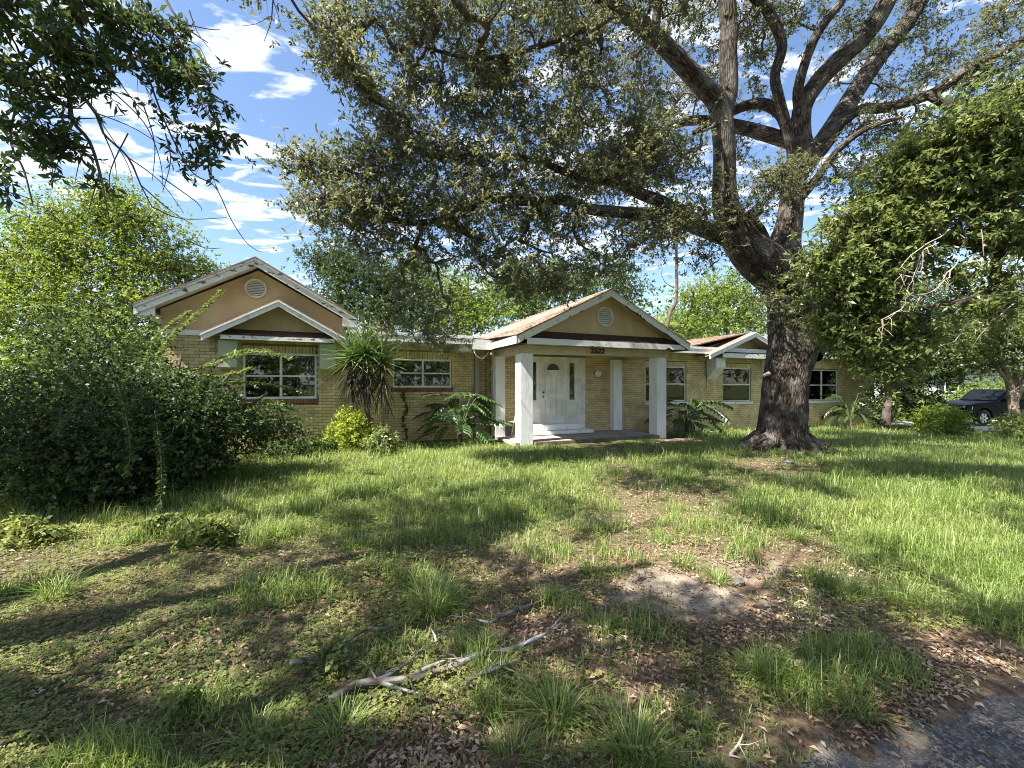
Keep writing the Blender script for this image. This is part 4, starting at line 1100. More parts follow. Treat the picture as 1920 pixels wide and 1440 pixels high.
# ------------------------------------------------------------------ near tree at the right
rt = empty("laurel_tree", (11.6, 5.6, 0)); rt.location.z = float(hgt(11.6, 5.6))
tag(rt, "bright leafy tree at the right edge with pale dead twigs hanging from its low limb", "tree")
V, Fc, BK = [], [], []
O = np.array(rt.location); skel = []
for i, (pts, rad) in enumerate([
    ([(11.6, 5.6, 0), (11.5, 5.6, 1.2), (11.3, 5.7, 2.4), (11.0, 5.8, 3.6), (10.4, 6, 5)], [.34, .24, .21, .19, .14]),
    ([(11.2, 5.7, 2.6), at(2060, 440, 6.1), at(1940, 455, 6.3), at(1870, 470, 6.5), at(1800, 455, 6.7), at(1720, 440, 6.9), at(1640, 440, 7.0)], [.17, .15, .10, .075, .06, .045, .03]),
    ([at(1885, 462, 6.45), at(1868, 490, 6.45), at(1866, 530, 6.4), at(1840, 552, 6.4), at(1790, 568, 6.5), at(1740, 575, 6.7)], [.07, .065, .06, .05, .04, .025]),
    ([at(1740, 575, 6.7), at(1735, 610, 6.8), at(1720, 640, 6.9), at(1745, 660, 6.9)], [.02, .015, .012, .008]),
    ([(10.8, 5.9, 4.0), at(1960, 250, 6.2), at(1860, 270, 6.4), at(1760, 290, 6.6)], [.12, .09, .06, .03])]):
    p_, r_ = limb(V, Fc, BK, [np.array(p) - O for p in pts], rad, 10, .1, 3 * i); skel.append(p_)
flush("trunk", V, Fc, BK, M['bark'], rt)
blobs = [(1800, 270, 6.4, 100, 50, 40), (1880, 240, 6.2, 70, 60, 26), (1720, 310, 6.7, 60, 45, 24), (1660, 380, 6.9, 70, 50, 28), (1760, 370, 6.7, 90, 50, 34), (1860, 350, 6.3, 80, 60, 30), (1600, 430, 7.1, 70, 35, 24), (1690, 440, 6.9, 70, 40, 24),
         (1550, 480, 7.2, 45, 26, 12), (1620, 490, 7.1, 60, 35, 20), (1580, 540, 7.2, 55, 36, 18), (1650, 550, 7.1, 50, 36, 16), (1600, 600, 7.3, 55, 32, 16), (1690, 500, 6.9, 50, 30, 10), (1660, 610, 7.2, 40, 30, 10), (1620, 650, 7.3, 36, 18, 7), (1640, 690, 7.3, 22, 14, 4),
         (1810, 430, 6.5, 60, 30, 12), (1890, 430, 6.2, 45, 40, 12), (1850, 580, 6.4, 36, 26, 6), (1900, 560, 6.3, 30, 30, 5), (1960, 350, 6.0, 70, 120, 30), (1960, 180, 6.0, 80, 60, 20), (1540, 520, 7.3, 34, 40, 12), (1560, 600, 7.4, 26, 30, 6), (1600, 650, 7.4, 30, 18, 5), (1680, 660, 7.3, 44, 40, 12), (1730, 620, 7.2, 40, 40, 10), (1690, 720, 7.4, 26, 20, 4), (1570, 640, 7.6, 30, 24, 6), (1620, 600, 7.6, 50, 40, 10), (1820, 520, 6.5, 50, 30, 8)]
AT = blob_pts([(a, b, c, d, e, int(n * 1.35)) for a, b, c, d, e, n in blobs]) - O
P, par, rad, n0 = grow(np.concatenate(skel), AT, .04, .035, .005, .14)
V, Fc, BK = [], [], []
twig_mesh(V, Fc, BK, P, par, rad, n0)
b_, d_, nr_, L_, W_, ti_, (cc, tips) = rosettes(AT, .21, 11, 8, .105, .044, .3, .5)
twigs(V, Fc, BK, cc + (tips - cc) * .1, tips, .003, .0015, 3)
flush("branches", V, Fc, BK, M['barksmooth'], rt, "stuff")
leaves_obj("crown", b_, d_, nr_, L_, W_, ti_, M['laurelleaf'], rt)
dt = MB()
for pth in [[(1760, 455), (1730, 470), (1712, 520), (1702, 545), (1690, 580), (1660, 600)], [(1702, 545), (1704, 585), (1690, 582)], [(1690, 580), (1652, 600), (1654, 640)], [(1655, 600), (1645, 622)], [(1730, 470), (1726, 510), (1735, 530)], [(1780, 430), (1720, 470), (1690, 500), (1680, 515)], [(1690, 500), (1694, 520)],
            [(1800, 480), (1780, 520), (1750, 545), (1720, 552)], [(1790, 500), (1760, 535), (1740, 540)], [(1920, 490), (1905, 500), (1892, 540), (1890, 560)], [(1905, 500), (1918, 540), (1920, 580)], [(1700, 545), (1720, 560), (1740, 558)], [(1880, 580), (1892, 610), (1888, 650)], [(1712, 520), (1690, 515), (1676, 530)],
            [(1860, 400), (1850, 440), (1856, 470)], [(1800, 440), (1808, 460), (1815, 480)], [(1840, 430), (1845, 480)], [(1820, 600), (1790, 640), (1760, 650)], [(1900, 570), (1860, 600), (1830, 640)]]:
    yy = random.uniform(5.9, 6.3)
    pts = [at(a, b, yy + .05 * k) - rt.location for k, (a, b) in enumerate(pth)]
    fine = [pts[0]]
    for a, b in zip(pts, pts[1:]):
        for k in (1, 2, 3): fine.append(a.lerp(b, k / 3) + (Vector(rng.normal(size=3)) * .012 if k < 3 else Vector((0, 0, 0))))
    dt.tube(fine, [.0075 * (1 - .65 * k / len(fine)) for k in range(len(fine))], 5)
    for k in range(2, len(fine), 2):
        dt.tube([fine[k], fine[k] + Vector(rng.normal(size=3)) * .04 - Vector((0, 0, .05)), fine[k] + Vector(rng.normal(size=3)) * .06 - Vector((0, 0, .12))], [.0035, .003, .0015], 4)
dt.build("dead_twigs", M['deadtwig'], rt, kind="stuff")

# ------------------------------------------------------------------ near tree at the left, trunk out of frame, shading the foreground
lt = empty("overhanging_oak", (-8.2, 0.2, 0)); lt.location.z = float(hgt(-8.2, .2)); O = np.array(lt.location)
tag(lt, "dark tree whose leafy and bare hanging twigs cross the top left corner against the sky", "tree")
V, Fc, BK = [], [], []; skel = []
for i, (pts, rad) in enumerate([
    ([(-8.2, .2, 0), (-8.1, .2, 1.5), (-7.9, .3, 3), (-7.4, .4, 4.6), (-6.6, .6, 6)], [.5, .36, .32, .28, .2]),
    ([(-7.6, .4, 4.2), (-6.2, 1.0, 5.0), (-5.0, 1.6, 5.0), at(-60, -120, 2.9), at(40, -40, 2.9), at(80, 62, 2.9), at(108, 108, 2.9), at(128, 146, 2.95), at(135, 222, 3.0), at(167, 264, 3.05), at(187, 323, 3.1), at(197, 372, 3.1), at(205, 412, 3.1)], [.14, .10, .08, .045, .03, .024, .02, .017, .013, .011, .009, .006, .004]),
    ([at(128, 150, 2.95), at(180, 212, 3.0), at(194, 250, 3.05), at(240, 295, 3.1), at(264, 347, 3.15), at(285, 388, 3.2)], [.013, .010, .008, .007, .005, .003]),
    ([(-5.4, 1.4, 5.2), at(180, -120, 3.2), at(255, -10, 3.3), at(270, 25, 3.3), at(330, 70, 3.3), at(347, 120, 3.3), at(352, 165, 3.3)], [.06, .04, .03, .024, .014, .009, .006]),
    ([at(300, -20, 3.3), at(330, 30, 3.3), at(360, 60, 3.35), at(390, 80, 3.4)], [.012, .009, .006, .003]),
    ([at(270, 120, 3.2), at(310, 230, 3.25), at(358, 320, 3.3), at(403, 350, 3.3), at(434, 413, 3.3), at(465, 458, 3.3), at(490, 473, 3.3)], [.007, .006, .005, .004, .0035, .003, .002]),
    ([at(60, 100, 2.9), at(20, 250, 2.9), at(45, 320, 2.9), at(62, 385, 2.9)], [.008, .007, .006, .004]),
    ([at(520, -60, 3.6), at(512, 0, 3.6), at(508, 40, 3.6), at(495, 78, 3.6)], [.008, .006, .004, .002]), ([at(512, 0, 3.6), at(522, 30, 3.6), at(527, 52, 3.6)], [.004, .003, .002]), ([at(508, 30, 3.6), at(480, 45, 3.6), at(455, 48, 3.6)], [.003, .002, .0015]),
    ([(-7.2, .4, 5.0), (-5.5, -.5, 6.2), (-3.5, -1, 6.8), (-1.5, -1.2, 7.0), (.5, -1.2, 7)], [.2, .15, .11, .08, .05]),
    ([(-7.4, .4, 4.6), (-7.2, 2, 6), (-6.6, 3.4, 6.8), (-6, 4.6, 7.2)], [.18, .13, .1, .06]),
    ([(-5.5, -.5, 6.2), (-4.4, .6, 6.8), (-3.2, 1.0, 7)], [.1, .08, .05])]):
    p_, r_ = limb(V, Fc, BK, [np.array(p) - O for p in pts], rad, 8, .08, 5 * i); skel.append(p_)
# extra bare twigs
bt = [((135, 222), (110, 300), (95, 340)), ((167, 264), (150, 300), (140, 345)), ((180, 212), (250, 240), (330, 290)), ((194, 250), (215, 300), (218, 335)), ((210, 170), (270, 230), (300, 300), (306, 360)), ((240, 295), (300, 340), (345, 400)), ((264, 347), (320, 395), (360, 420)),
      ((330, 70), (375, 90), (400, 160)), ((347, 120), (385, 150), (402, 165)), ((345, 130), (380, 190), (400, 240)), ((352, 200), (410, 190)), ((150, 200), (200, 170), (290, 200)), ((135, 222), (170, 222), (240, 215)), ((300, 330), (370, 380), (378, 395)), ((285, 388), (340, 410), (425, 408)), ((187, 323), (170, 380), (165, 400)), ((320, 40), (395, 55), (412, 55)), ((90, 110), (160, 190), (230, 290), (250, 340)), ((200, 120), (260, 200), (330, 260)), ((355, 20), (370, 60), (395, 95)), ((270, 200), (290, 270), (285, 340)), ((60, 200), (90, 260), (100, 340)), ((240, 250), (205, 330), (220, 400)), ((310, 250), (320, 300), (305, 360)),
      ((350, 450), (385, 465), (415, 465))]
for q in bt:
    yy = random.uniform(2.9, 3.3)
    limb(V, Fc, BK, [np.array(at(a, b, yy)) - O for a, b in q], np.linspace(.005, .0018, len(q)), 5, 0, 1)
flush("trunk", V, Fc, BK, M['barksmooth'], lt)
blobs = [(50, 40, 2.7, 80, 60, 20), (150, 30, 2.9, 70, 50, 15), (20, 140, 2.7, 60, 50, 15), (90, 120, 2.8, 45, 40, 9), (210, 60, 3.1, 40, 40, 7), (260, 40, 3.2, 40, 40, 6), (330, 90, 3.3, 34, 36, 7), (350, 150, 3.3, 34, 36, 7), (385, 185, 3.3, 22, 30, 5), (370, 235, 3.3, 36, 26, 6), (395, 250, 3.3, 16, 16, 3), (345, 300, 3.3, 26, 18, 4), (300, 110, 3.2, 30, 30, 4), (290, 170, 3.2, 26, 22, 3), (20, 230, 2.7, 50, 30, 6), (70, 255, 2.8, 32, 26, 5), (115, 265, 2.9, 22, 22, 4), (125, 320, 3.0, 26, 14, 3), (95, 300, 2.9, 20, 12, 2), (10, 345, 2.7, 30, 10, 2), (180, 110, 2.9, 40, 30, 5), (230, 130, 3.0, 30, 30, 4), (190, 180, 3.0, 30, 16, 2)]
A1 = blob_pts([(a, b, c, d, e, max(2, int(n * .75)), .3) for a, b, c, d, e, n in blobs])
P, par, rad, n0 = grow(np.concatenate(skel[:7]), A1 - O, .03, .012, .0025, .16)
V, Fc, BK = [], [], []
twig_mesh(V, Fc, BK, P, par, rad, n0, 4)
b1, d1, nr1, L1, W1_, t1, (cc, tips) = rosettes(A1 - O, .085, 6, 9, .075, .028, .3, .4, 1.0)
twigs(V, Fc, BK, cc, tips, .002, .001, 3)
# canopy above and behind the camera that shades the foreground
SH = [(1.3, 2.9, 6.8, .6, 12), (2.4, 2.1, 6.5, .9, 20), (.4, 3.2, 6.8, .8, 14), (3.6, 2.7, 6.9, .7, 12), (-.8, 5.0, 7, .8, 14), (-1.4, 5.6, 7.0, 1.3, 34), (.1, 6.2, 7.2, .9, 16), (-2.4, 4.3, 6.8, 1.1, 22), (-.6, 3.9, 6.8, 1.0, 20), (.2, 2.4, 6.4, 1.0, 24), (1.8, 2.4, 6.6, 1.0, 22), (2.6, 3.2, 6.8, .6, 8), (-1.6, 2.6, 6.2, 1.1, 20), (-3.3, 2.8, 6.4, 1.0, 14), (3.2, 1.7, 6.6, 1.0, 18), (-4.6, 5.7, 6.6, 1.1, 44), (-5.8, 5.3, 6.2, 1.1, 44), (-7.0, 5.8, 6.4, 1.0, 34), (-5.2, 6.3, 6.4, .9, 30), (-3.6, 5.8, 6.8, .8, 14), (.9, 1.2, 6.2, 1.2, 20), (-1.5, 1.2, 6, 1.2, 18), (4.5, 2.6, 7, .8, 9), (0.9, 5.0, 7.2, .6, 7), (3.4, 4.0, 7.2, .5, 4)]
A2 = shade_pts(SH, 1.6)
P, par, rad, n0 = grow(np.concatenate([skel[0], skel[1][:12]] + skel[10:]), A2 - O, .04, .05, .006, .12)
twig_mesh(V, Fc, BK, P, par, rad, n0, 4)
b2, d2, nr2, L2, W2_, t2, _ = rosettes(A2 - O, .19, 12, 8, .085, .034, .3, .6)
flush("branches", V, Fc, BK, M['barksmooth'], lt, "stuff")
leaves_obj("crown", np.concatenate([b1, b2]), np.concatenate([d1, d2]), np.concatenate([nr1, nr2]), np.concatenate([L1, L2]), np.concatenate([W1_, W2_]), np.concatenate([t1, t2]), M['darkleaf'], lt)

# ------------------------------------------------------------------ generic trees
def simple_tree(name, base, stems, blobs, mat, label, spread=.35, per=10, nl=7, L=.11, W=.05, bark='barksmooth', group=None, upn=.5, tw=True, maxr=.06, dens=2.3):
    base = np.array(base, float); e = empty(name, base); tag(e, label, "tree", group)
    V, Fc, BK = [], [], []; skel = []
    for i, (pts, rad) in enumerate(stems):
        p_, r_ = limb(V, Fc, BK, [np.array(p) - base for p in pts], rad, 9, .1, 4 * i); skel.append(p_)
    A = blob_pts([(b[0], b[1], b[2], b[3], b[4], int(b[5] * dens)) for b in blobs]) - base
    P, par, rad, n0 = grow(np.concatenate(skel), A, .05, maxr, .008, .12)
    twig_mesh(V, Fc, BK, P, par, rad, n0, 4)
    flush("trunk", V, Fc, BK, M[bark], e)
    b_, d_, nr_, L_, W_, ti_, _ = rosettes(A, spread, per, nl, L, W, .2, upn, .8)
    leaves_obj("crown", b_, d_, nr_, L_, W_, ti_, M[mat], e)
    return e
def G(x, y): return (x, y, float(hgt(x, y)))
def stem(px, py, Y, top, r=.12, n=2):
    """vertical-ish stems from the ground below (px) at Y up to picture height `top`"""
    x = (px - CX) / FPX * Y; z0 = float(hgt(x, Y)) - .05; z1 = float(at(px, top, Y).z)
    return [([(x, Y, z0), (x + .1, Y, z0 + (z1 - z0) * .35), (x - .15, Y + .1, z0 + (z1 - z0) * .7), (x + .1, Y, z1)], [r, r * .75, r * .5, r * .25])]
# bright tree left of the house
st_ = stem(110, 0, 12.5, 420, .16) + stem(230, 0, 13, 400, .14) + stem(330, 0, 13.5, 520, .10) + stem(20, 0, 12, 480, .12)
simple_tree("broadleaf_tree", G((200 - CX) / FPX * 12.8, 12.8), st_,
            [(210, 400, 12.8, 90, 45, 46), (130, 430, 12.6, 90, 45, 46), (280, 440, 13, 80, 50, 42), (60, 480, 12.2, 80, 50, 42), (180, 500, 12.4, 120, 50, 60), (310, 510, 13.2, 80, 45, 40), (380, 510, 13.6, 40, 22, 14), (90, 570, 12, 110, 55, 50), (230, 580, 12.4, 110, 60, 56), (330, 580, 13.2, 60, 50, 26), (20, 560, 11.8, 60, 80, 30), (250, 640, 12.8, 80, 60, 30), (100, 650, 12, 110, 50, 36), (-80, 520, 12, 90, 110, 40), (220, 360, 12.8, 40, 20, 8), (60, 430, 12.6, 30, 20, 6)],
            'limeleaf', "sunlit yellow-green tree left of the house beyond the dark bush", .27, 10, 7, .085, .042, 'barksmooth', None, .35)
BG = "trees behind the house"
simple_tree("oak_tree", G(-6.6, 22), stem(640, 0, 22, 470, .25) + stem(720, 0, 22, 500, .2),
            [(640, 490, 22, 55, 45, 34), (600, 480, 22, 24, 30, 8), (690, 530, 22, 70, 50, 44), (640, 560, 21.5, 50, 40, 24), (740, 560, 22, 60, 50, 36), (690, 600, 21.5, 70, 30, 24), (780, 590, 22, 50, 40, 24)],
            'darkleaf', "dark oak rising behind the flat roof right of the left gable", .5, 10, 8, .15, .07, group=BG)
simple_tree("broadleaf_tree", G(-3.2, 27), stem(860, 0, 27, 520, .2),
            [(800, 530, 27, 50, 40, 20), (860, 560, 27, 60, 50, 30), (840, 600, 26, 60, 30, 24), (900, 590, 26, 50, 34, 22), (760, 500, 27, 40, 26, 10), (930, 560, 27, 40, 40, 14)],
            'limeleaf', "light green tree behind the house between flat roof and portico roof", .6, 10, 8, .18, .09, group=BG)
simple_tree("broadleaf_tree", G(1.5, 30), stem(990, 0, 30, 480, .3) + stem(1080, 0, 30, 500, .25),
            [(960, 520, 30, 50, 50, 22), (1020, 540, 30, 60, 50, 28), (1080, 530, 30, 60, 50, 26), (1140, 520, 30, 50, 40, 16), (1000, 580, 30, 80, 30, 26), (1170, 550, 30, 40, 40, 14)],
            'backleaf', "mid green tree behind the portico ridge", .65, 10, 8, .2, .1, group=BG)
simple_tree("broadleaf_tree", G(10.5, 25), stem(1300, 0, 25, 540, .2) + stem(1370, 0, 25, 530, .2),
            [(1310, 560, 25, 40, 40, 22), (1360, 550, 25, 50, 45, 30), (1400, 580, 25, 50, 45, 26), (1300, 610, 25, 60, 26, 26), (1270, 610, 25, 30, 20, 8), (1430, 620, 25, 40, 30, 12), (1350, 610, 25, 60, 30, 24)],
            'limeleaf', "olive green tree behind the right wing roof, left of the oak trunk", .5, 10, 8, .15, .075, group=BG)
simple_tree("oak_tree", G(7.4, 20.5), [([G(7.4, 20.5), (7.5, 20.5, 2.5), at(1248, 640, 20.5), at(1255, 590, 20.5), at(1268, 560, 20.5), at(1268, 480, 20.5), at(1266, 420, 20.5)], [.14, .13, .10, .085, .08, .07, .04]), ([at(1264, 540, 20.5), at(1248, 530, 20.5), at(1240, 515, 20.5)], [.03, .02, .01]), ([at(1266, 500, 20.5), at(1290, 470, 20.5)], [.03, .012])],
            [(1240, 450, 20.5, 40, 30, 5), (1290, 440, 20.5, 40, 30, 6), (1260, 400, 20.5, 40, 30, 8), (1230, 500, 20.5, 24, 14, 1)],
            'oakleaf', "thin bare-stemmed tree standing behind the portico's right slope", .4, 8, 7, .12, .05, group=BG)
simple_tree("oak_tree", G(15.6, 17.5), stem(1660, 0, 17.5, 560, .18) + stem(1720, 0, 18.5, 600, .14),
            [(1680, 600, 18, 60, 50, 36), (1700, 660, 17.8, 66, 44, 40), (1660, 690, 17.6, 36, 36, 18), (1730, 700, 18, 50, 30, 24), (1700, 560, 18, 70, 40, 26), (1760, 600, 18.5, 40, 40, 14), (1680, 740, 18.2, 40, 30, 20), (1730, 760, 19, 40, 24, 14), (1640, 650, 17.6, 24, 40, 10), (1780, 640, 18.5, 40, 40, 14)],
            'darkleaf', "dark low-branched tree at the right corner of the house by the driveway", .33, 12, 8, .11, .05)
mb_pts = [(1908, 800, 17), (1900, 760, 17), (1893, 720, 17), (1880, 680, 17), (1870, 640, 17)]
simple_tree("crepe_myrtle", G((1908 - CX) / FPX * 17, 17), [([G((1908 - CX) / FPX * 17, 17)] + [at(*q) for q in mb_pts[1:]], [.2, .16, .13, .10, .06]), ([at(1898, 750, 17), at(1905, 700, 17.1), at(1898, 650, 17.2), at(1905, 600, 17.2)], [.12, .10, .07, .04]), ([at(1900, 760, 17), at(1925, 700, 16.8), at(1940, 640, 16.8)], [.12, .09, .06]), ([at(1893, 720, 17), at(1862, 680, 17), at(1840, 650, 17)], [.07, .05, .03])],
            [(1840, 640, 17, 60, 36, 36), (1800, 680, 17.2, 40, 26, 16), (1890, 620, 17, 60, 40, 30), (1850, 590, 17.2, 60, 30, 20), (1870, 680, 17, 40, 26, 12), (1930, 660, 16.8, 40, 50, 16), (1770, 660, 17.4, 30, 30, 9), (1800, 625, 18.6, 70, 36, 30), (1880, 560, 18, 70, 40, 26)],
            'laurelleaf', "pale-trunked tree at the far right edge beside the parked truck", .3, 12, 8, .11, .05, 'palebark')
# palm behind the portico
pe = empty("palm_tree", G(7.9, 24.5)); tag(pe, "yellow-green palm showing its fronds just above the portico's right rake", "palm")
O = np.array(pe.location); V, Fc, BK = [], [], []
top = np.array(at(1222, 615, 24.5)) - O
limb(V, Fc, BK, [(0, 0, 0), (0.05, 0, top[2] * .5), top], [.16, .14, .12], 10, .1, 2); flush("trunk", V, Fc, BK, M['palebark'], pe)
for k in range(16):
    a = 2 * math.pi * k / 16 + random.uniform(-.2, .2); el = random.uniform(-.1, 1.2)
    d = np.array([math.cos(a) * math.cos(el), math.sin(a) * math.cos(el), math.sin(el)]); s_ = norm(np.cross(d, [0, 0, 1.])[None])[0]
    n = 26; ln_ = 1.5; vs = []; fs = []
    B_, D_, N_ = [], [], []
    for j in range(n):
        t = .25 + .75 * j / n
        c = top + d * ln_ * t + np.array([0, 0, -.5 * t * t])
        for sg in (-1, 1):
            B_.append(c); D_.append(d * .6 + s_ * sg + np.array([0, 0, -.2])); N_.append([0, 0, 1])
    B_, D_, N_ = np.array(B_), norm(np.array(D_)), np.array(N_, float) + rng.normal(size=(len(B_), 3)) * .2
    V_, F_ = leaf_geo(B_, D_, N_, .6, .05)
    np_mesh("frond", V_, F_, M['palmleaf'], pe, None, {"tint": np.repeat(rng.random(len(B_)), 4)})

# far woods: around the plot and across the street (seen through gaps and in the window panes)
def wood(name, spots, label_kind="stuff"):
    C_ = []
    for (x, y, r, h, n) in spots:
        d = rand_dirs(n) * (rng.random((n, 1)) ** (1 / 2.2)); C_.append(np.array([x, y, h * .52]) + d * np.array([r, r, h * .5]))
    C_ = np.concatenate(C_); b_, d_, nr_, L_, W_, ti_, _ = rosettes(C_, .8, 7, 6, .42, .24, .2, .3, .9)
    return leaves_obj(name, b_, d_, nr_, L_, W_, ti_, M['backleaf'], None)
wood("far_wood", [(x, 40 + 5 * math.sin(x), 5.5, 8.2 + 1.5 * math.sin(x * 1.7), 44) for x in range(-60, 61, 8)] + [(48 + 4 * math.sin(y), y, 5.5, 9 + math.sin(y * 1.3), 70) for y in range(-22, 40, 8)] + [(-46, y, 5.5, 8.5, 50) for y in range(-20, 40, 8)])
wood("street_wood", [(x, -26 + 3 * math.sin(x), 4.5, 8.5 + 1.5 * math.sin(x * 1.7), 76) for x in range(-30, 75, 6)])

# ------------------------------------------------------------------ big bush at the left
bush = empty("overgrown_bush", (-5.6, 6.6, 0)); O = np.array(bush.location)
tag(bush, "big dark overgrown bush in the left foreground with long arching leafy shoots", "bush")
def ell(c, r, n, p=2.6):
    d = rand_dirs(n) * (rng.random((n, 1)) ** (1 / p)); q = np.array(c) + d * np.array(r); return q[q[:, 2] > .05]
C_ = np.concatenate([ell((-6.0, 6.4, .85), (1.6, 1.5, .98), 600, 3.5), ell((-7.2, 6.9, 1.1), (1.8, 1.6, 1.15), 450, 3.5), ell((-5.05, 7.3, 1.05), (.9, .9, .55), 140), ell((-6.2, 7.4, 1.35), (1.2, 1.0, .60), 210), ell((-4.5, 8.0, .75), (.5, .6, .35), 30),
                     ell((-8.0, 8.2, 2.0), (1.1, .9, .7), 120), ell((-8.2, 8.0, 2.3), (1.5, 1.2, 1.0), 170), ell((-5.5, 5.6, .5), (1.2, .6, .55), 110), ell((-5.3, 6.5, 1.0), (.9, .9, .9), 120)])
b_, d_, nr_, L_, W_, ti_, (cc, tips) = rosettes(C_ - O, .17, 8, 6, .066, .038, .3, .55)
V, Fc, BK = [], [], []
stems_ = [np.array(((0, 0, 0), (x * .5, y * .5, z * .6), (x, y, z))) for x, y, z in [(.8, .3, 1.4), (-.8, -.3, 1.5), (-1.8, .4, 1.9), (1.2, .9, 1.5), (.2, -.9, 1.2), (-.6, 1.2, 2.2), (.5, 1, 1.9), (-2.4, 1.2, 2.3)]]
sk = []
for i, s_ in enumerate(stems_):
    p_, r_ = limb(V, Fc, BK, s_, [.05, .035, .02], 7, .05, i); sk.append(p_)
P, par, rad, n0 = grow(np.concatenate(sk), C_[::3] - O, .08, .02, .003, .14)
twig_mesh(V, Fc, BK, P, par, rad, n0, 4)
flush("stems", V, Fc, BK, M['barksmooth'], bush)
leaves_obj("foliage", b_, d_, nr_, L_, W_, ti_ * .72, M['bushleaf'], bush)  # body leaves tinted down: shade on the bush is put into their colour
SHOOTS = [[(285, 720, 7.2), (300, 660, 7.1), (345, 610, 7.0), (385, 575, 6.9), (416, 545, 6.8)], [(300, 700, 7.2), (375, 690, 7.0), (440, 668, 6.9), (490, 660, 6.8), (545, 673, 6.7)], [(360, 700, 7.2), (420, 668, 7.0), (465, 657, 6.9), (502, 658, 6.85)],
          [(400, 720, 7.4), (460, 716, 7.2), (520, 723, 7.1), (578, 736, 7.0)], [(430, 790, 7.6), (480, 766, 7.5), (520, 758, 7.4), (548, 768, 7.3)], [(440, 810, 7.8), (490, 792, 7.7), (530, 786, 7.7)], [(230, 700, 6.8), (160, 600, 6.6), (90, 572, 6.5), (20, 585, 6.4)],
          [(250, 690, 6.8), (215, 620, 6.6), (180, 590, 6.5), (130, 585, 6.4)], [(300, 690, 6.9), (310, 650, 6.9), (330, 620, 6.8), (360, 600, 6.8)], [(220, 720, 5.6), (238, 790, 5.2), (244, 850, 5.1), (236, 892, 5.0)], [(290, 770, 5.6), (302, 860, 5.1), (302, 930, 4.9), (296, 970, 4.85)],
          [(260, 720, 6.8), (290, 640, 6.6), (320, 610, 6.5), (352, 585, 6.4)], [(180, 740, 6.2), (100, 690, 5.9), (40, 680, 5.8)], [(340, 700, 7), (400, 705, 6.8), (440, 700, 6.7), (470, 690, 6.6)], [(150, 740, 5.8), (120, 800, 5.4), (80, 830, 5.3)], [(470, 830, 8.2), (520, 800, 8.1), (560, 800, 8)], [(270, 640, 7.2), (240, 600, 7.2), (200, 580, 7.2)], [(200, 680, 7.4), (240, 630, 7.4), (300, 620, 7.4)]]
for si_, s_ in enumerate(SHOOTS):
    pts = [np.array(at(*q)) - O for q in s_]
    V, Fc, BK = [], [], []
    p_, r_ = limb(V, Fc, BK, pts, np.linspace(.008, .003, len(pts)), 5, 0, 1)
    ln_ = np.linalg.norm(np.diff(p_, axis=0), axis=1).sum(); n = int(ln_ / .022)
    t = np.linspace(.12, 1, n) * (len(p_) - 1); i0 = np.minimum(t.astype(int), len(p_) - 2); f_ = (t - i0)[:, None]
    c = p_[i0] * (1 - f_) + p_[i0 + 1] * f_; tg = norm(p_[i0 + 1] - p_[i0]); sd = norm(np.cross(tg, np.array([[0, 0, 1.]])))
    B_ = np.concatenate([c, c, c]); k = len(B_)
    D_ = norm(np.concatenate([tg * .4 + sd, tg * .4 - sd, tg * .6 + np.array([0, 0, .3])]) + rng.normal(size=(k, 3)) * .45 + np.array([0, 0, -.15]))
    so_ = flush("shoot", V, Fc, BK, M['petiole'], bush)
    leaves_obj("foliage", B_, D_, norm(rand_dirs(k) * .5 + np.array([0, 0, .7])), .065 * rng.uniform(.6, 1.2, k), .036 * rng.uniform(.7, 1.2, k), (.6 if si_ not in (9, 10) else .3) + .4 * rng.random(k), M['bushleaf'], so_)  # sunlit look painted into the shoots' lighter tint; the two hanging ones darker

# ------------------------------------------------------------------ shrubs, weeds
def shrub(name, loc_, r, n, mat, label, cat="shrub", L=.06, W=.03, spread=.1, per=8, nl=6, group=None, upn=.5):
    base = np.array(loc_, float); e = empty(name, base); tag(e, label, cat, group)
    d = rand_dirs(n) * (rng.random((n, 1)) ** (1 / 3.2)); d[:, 2] = np.abs(d[:, 2])
    A = d * np.array(r) + np.array([0, 0, .06])
    V, Fc, BK = [], [], []
    P, par, rad, n0 = grow(np.array([[0, 0, 0.], [0, 0, r[2] * .3]]), A[::2], .08, .02, .003, .12)
    twig_mesh(V, Fc, BK, P, par, rad, n0, 4); flush("stems", V, Fc, BK, M['petiole'], e, "stuff")
    b_, d_, nr_, L_, W_, ti_, _ = rosettes(A, spread, per, nl, L, W, .15, upn)
    leaves_obj("foliage", b_, d_, nr_, L_, W_, ti_, M[mat], e)
    return e
def gp(px, Y, dz=0): x = (px - CX) / FPX * Y; return (x, Y, float(hgt(x, Y)) + dz)
shrub("rambling_shrub", gp(120, 9.6), (2.1, .9, 3.2), 300, 'limeleaf', "tall light green rambling shrub rising behind the dark bush at the left edge", L=.085, W=.042, spread=.2)
shrub("golden_shrub", gp(660, 10.35), (.62, .5, .95), 160, 'goldleaf', "rounded yellow-green shrub at the foot of the yucca", L=.075, W=.04)
shrub("golden_shrub", gp(1765, 16.5), (1.0, .7, 1.15), 130, 'limeleaf', "yellow-green shrub beside the driveway in front of the dark truck", L=.10, W=.055, spread=.18)
shrub("green_shrub", gp(1700, 22.5), (2.2, 1.2, 1.6), 150, 'limeleaf', "wide green shrub mass beyond the driveway right of the house corner", L=.13, W=.07, spread=.26)
shrub("green_shrub", gp(1850, 24), (3.2, 1.4, 2.3), 200, 'limeleaf', "tall green shrubs in front of the neighbouring house window", L=.14, W=.075, spread=.3)
shrub("green_shrub", gp(1920, 15.5), (1.0, .7, .9), 70, 'laurelleaf', "dark green shrub at the right frame edge beside the truck", L=.12, W=.06, spread=.16)
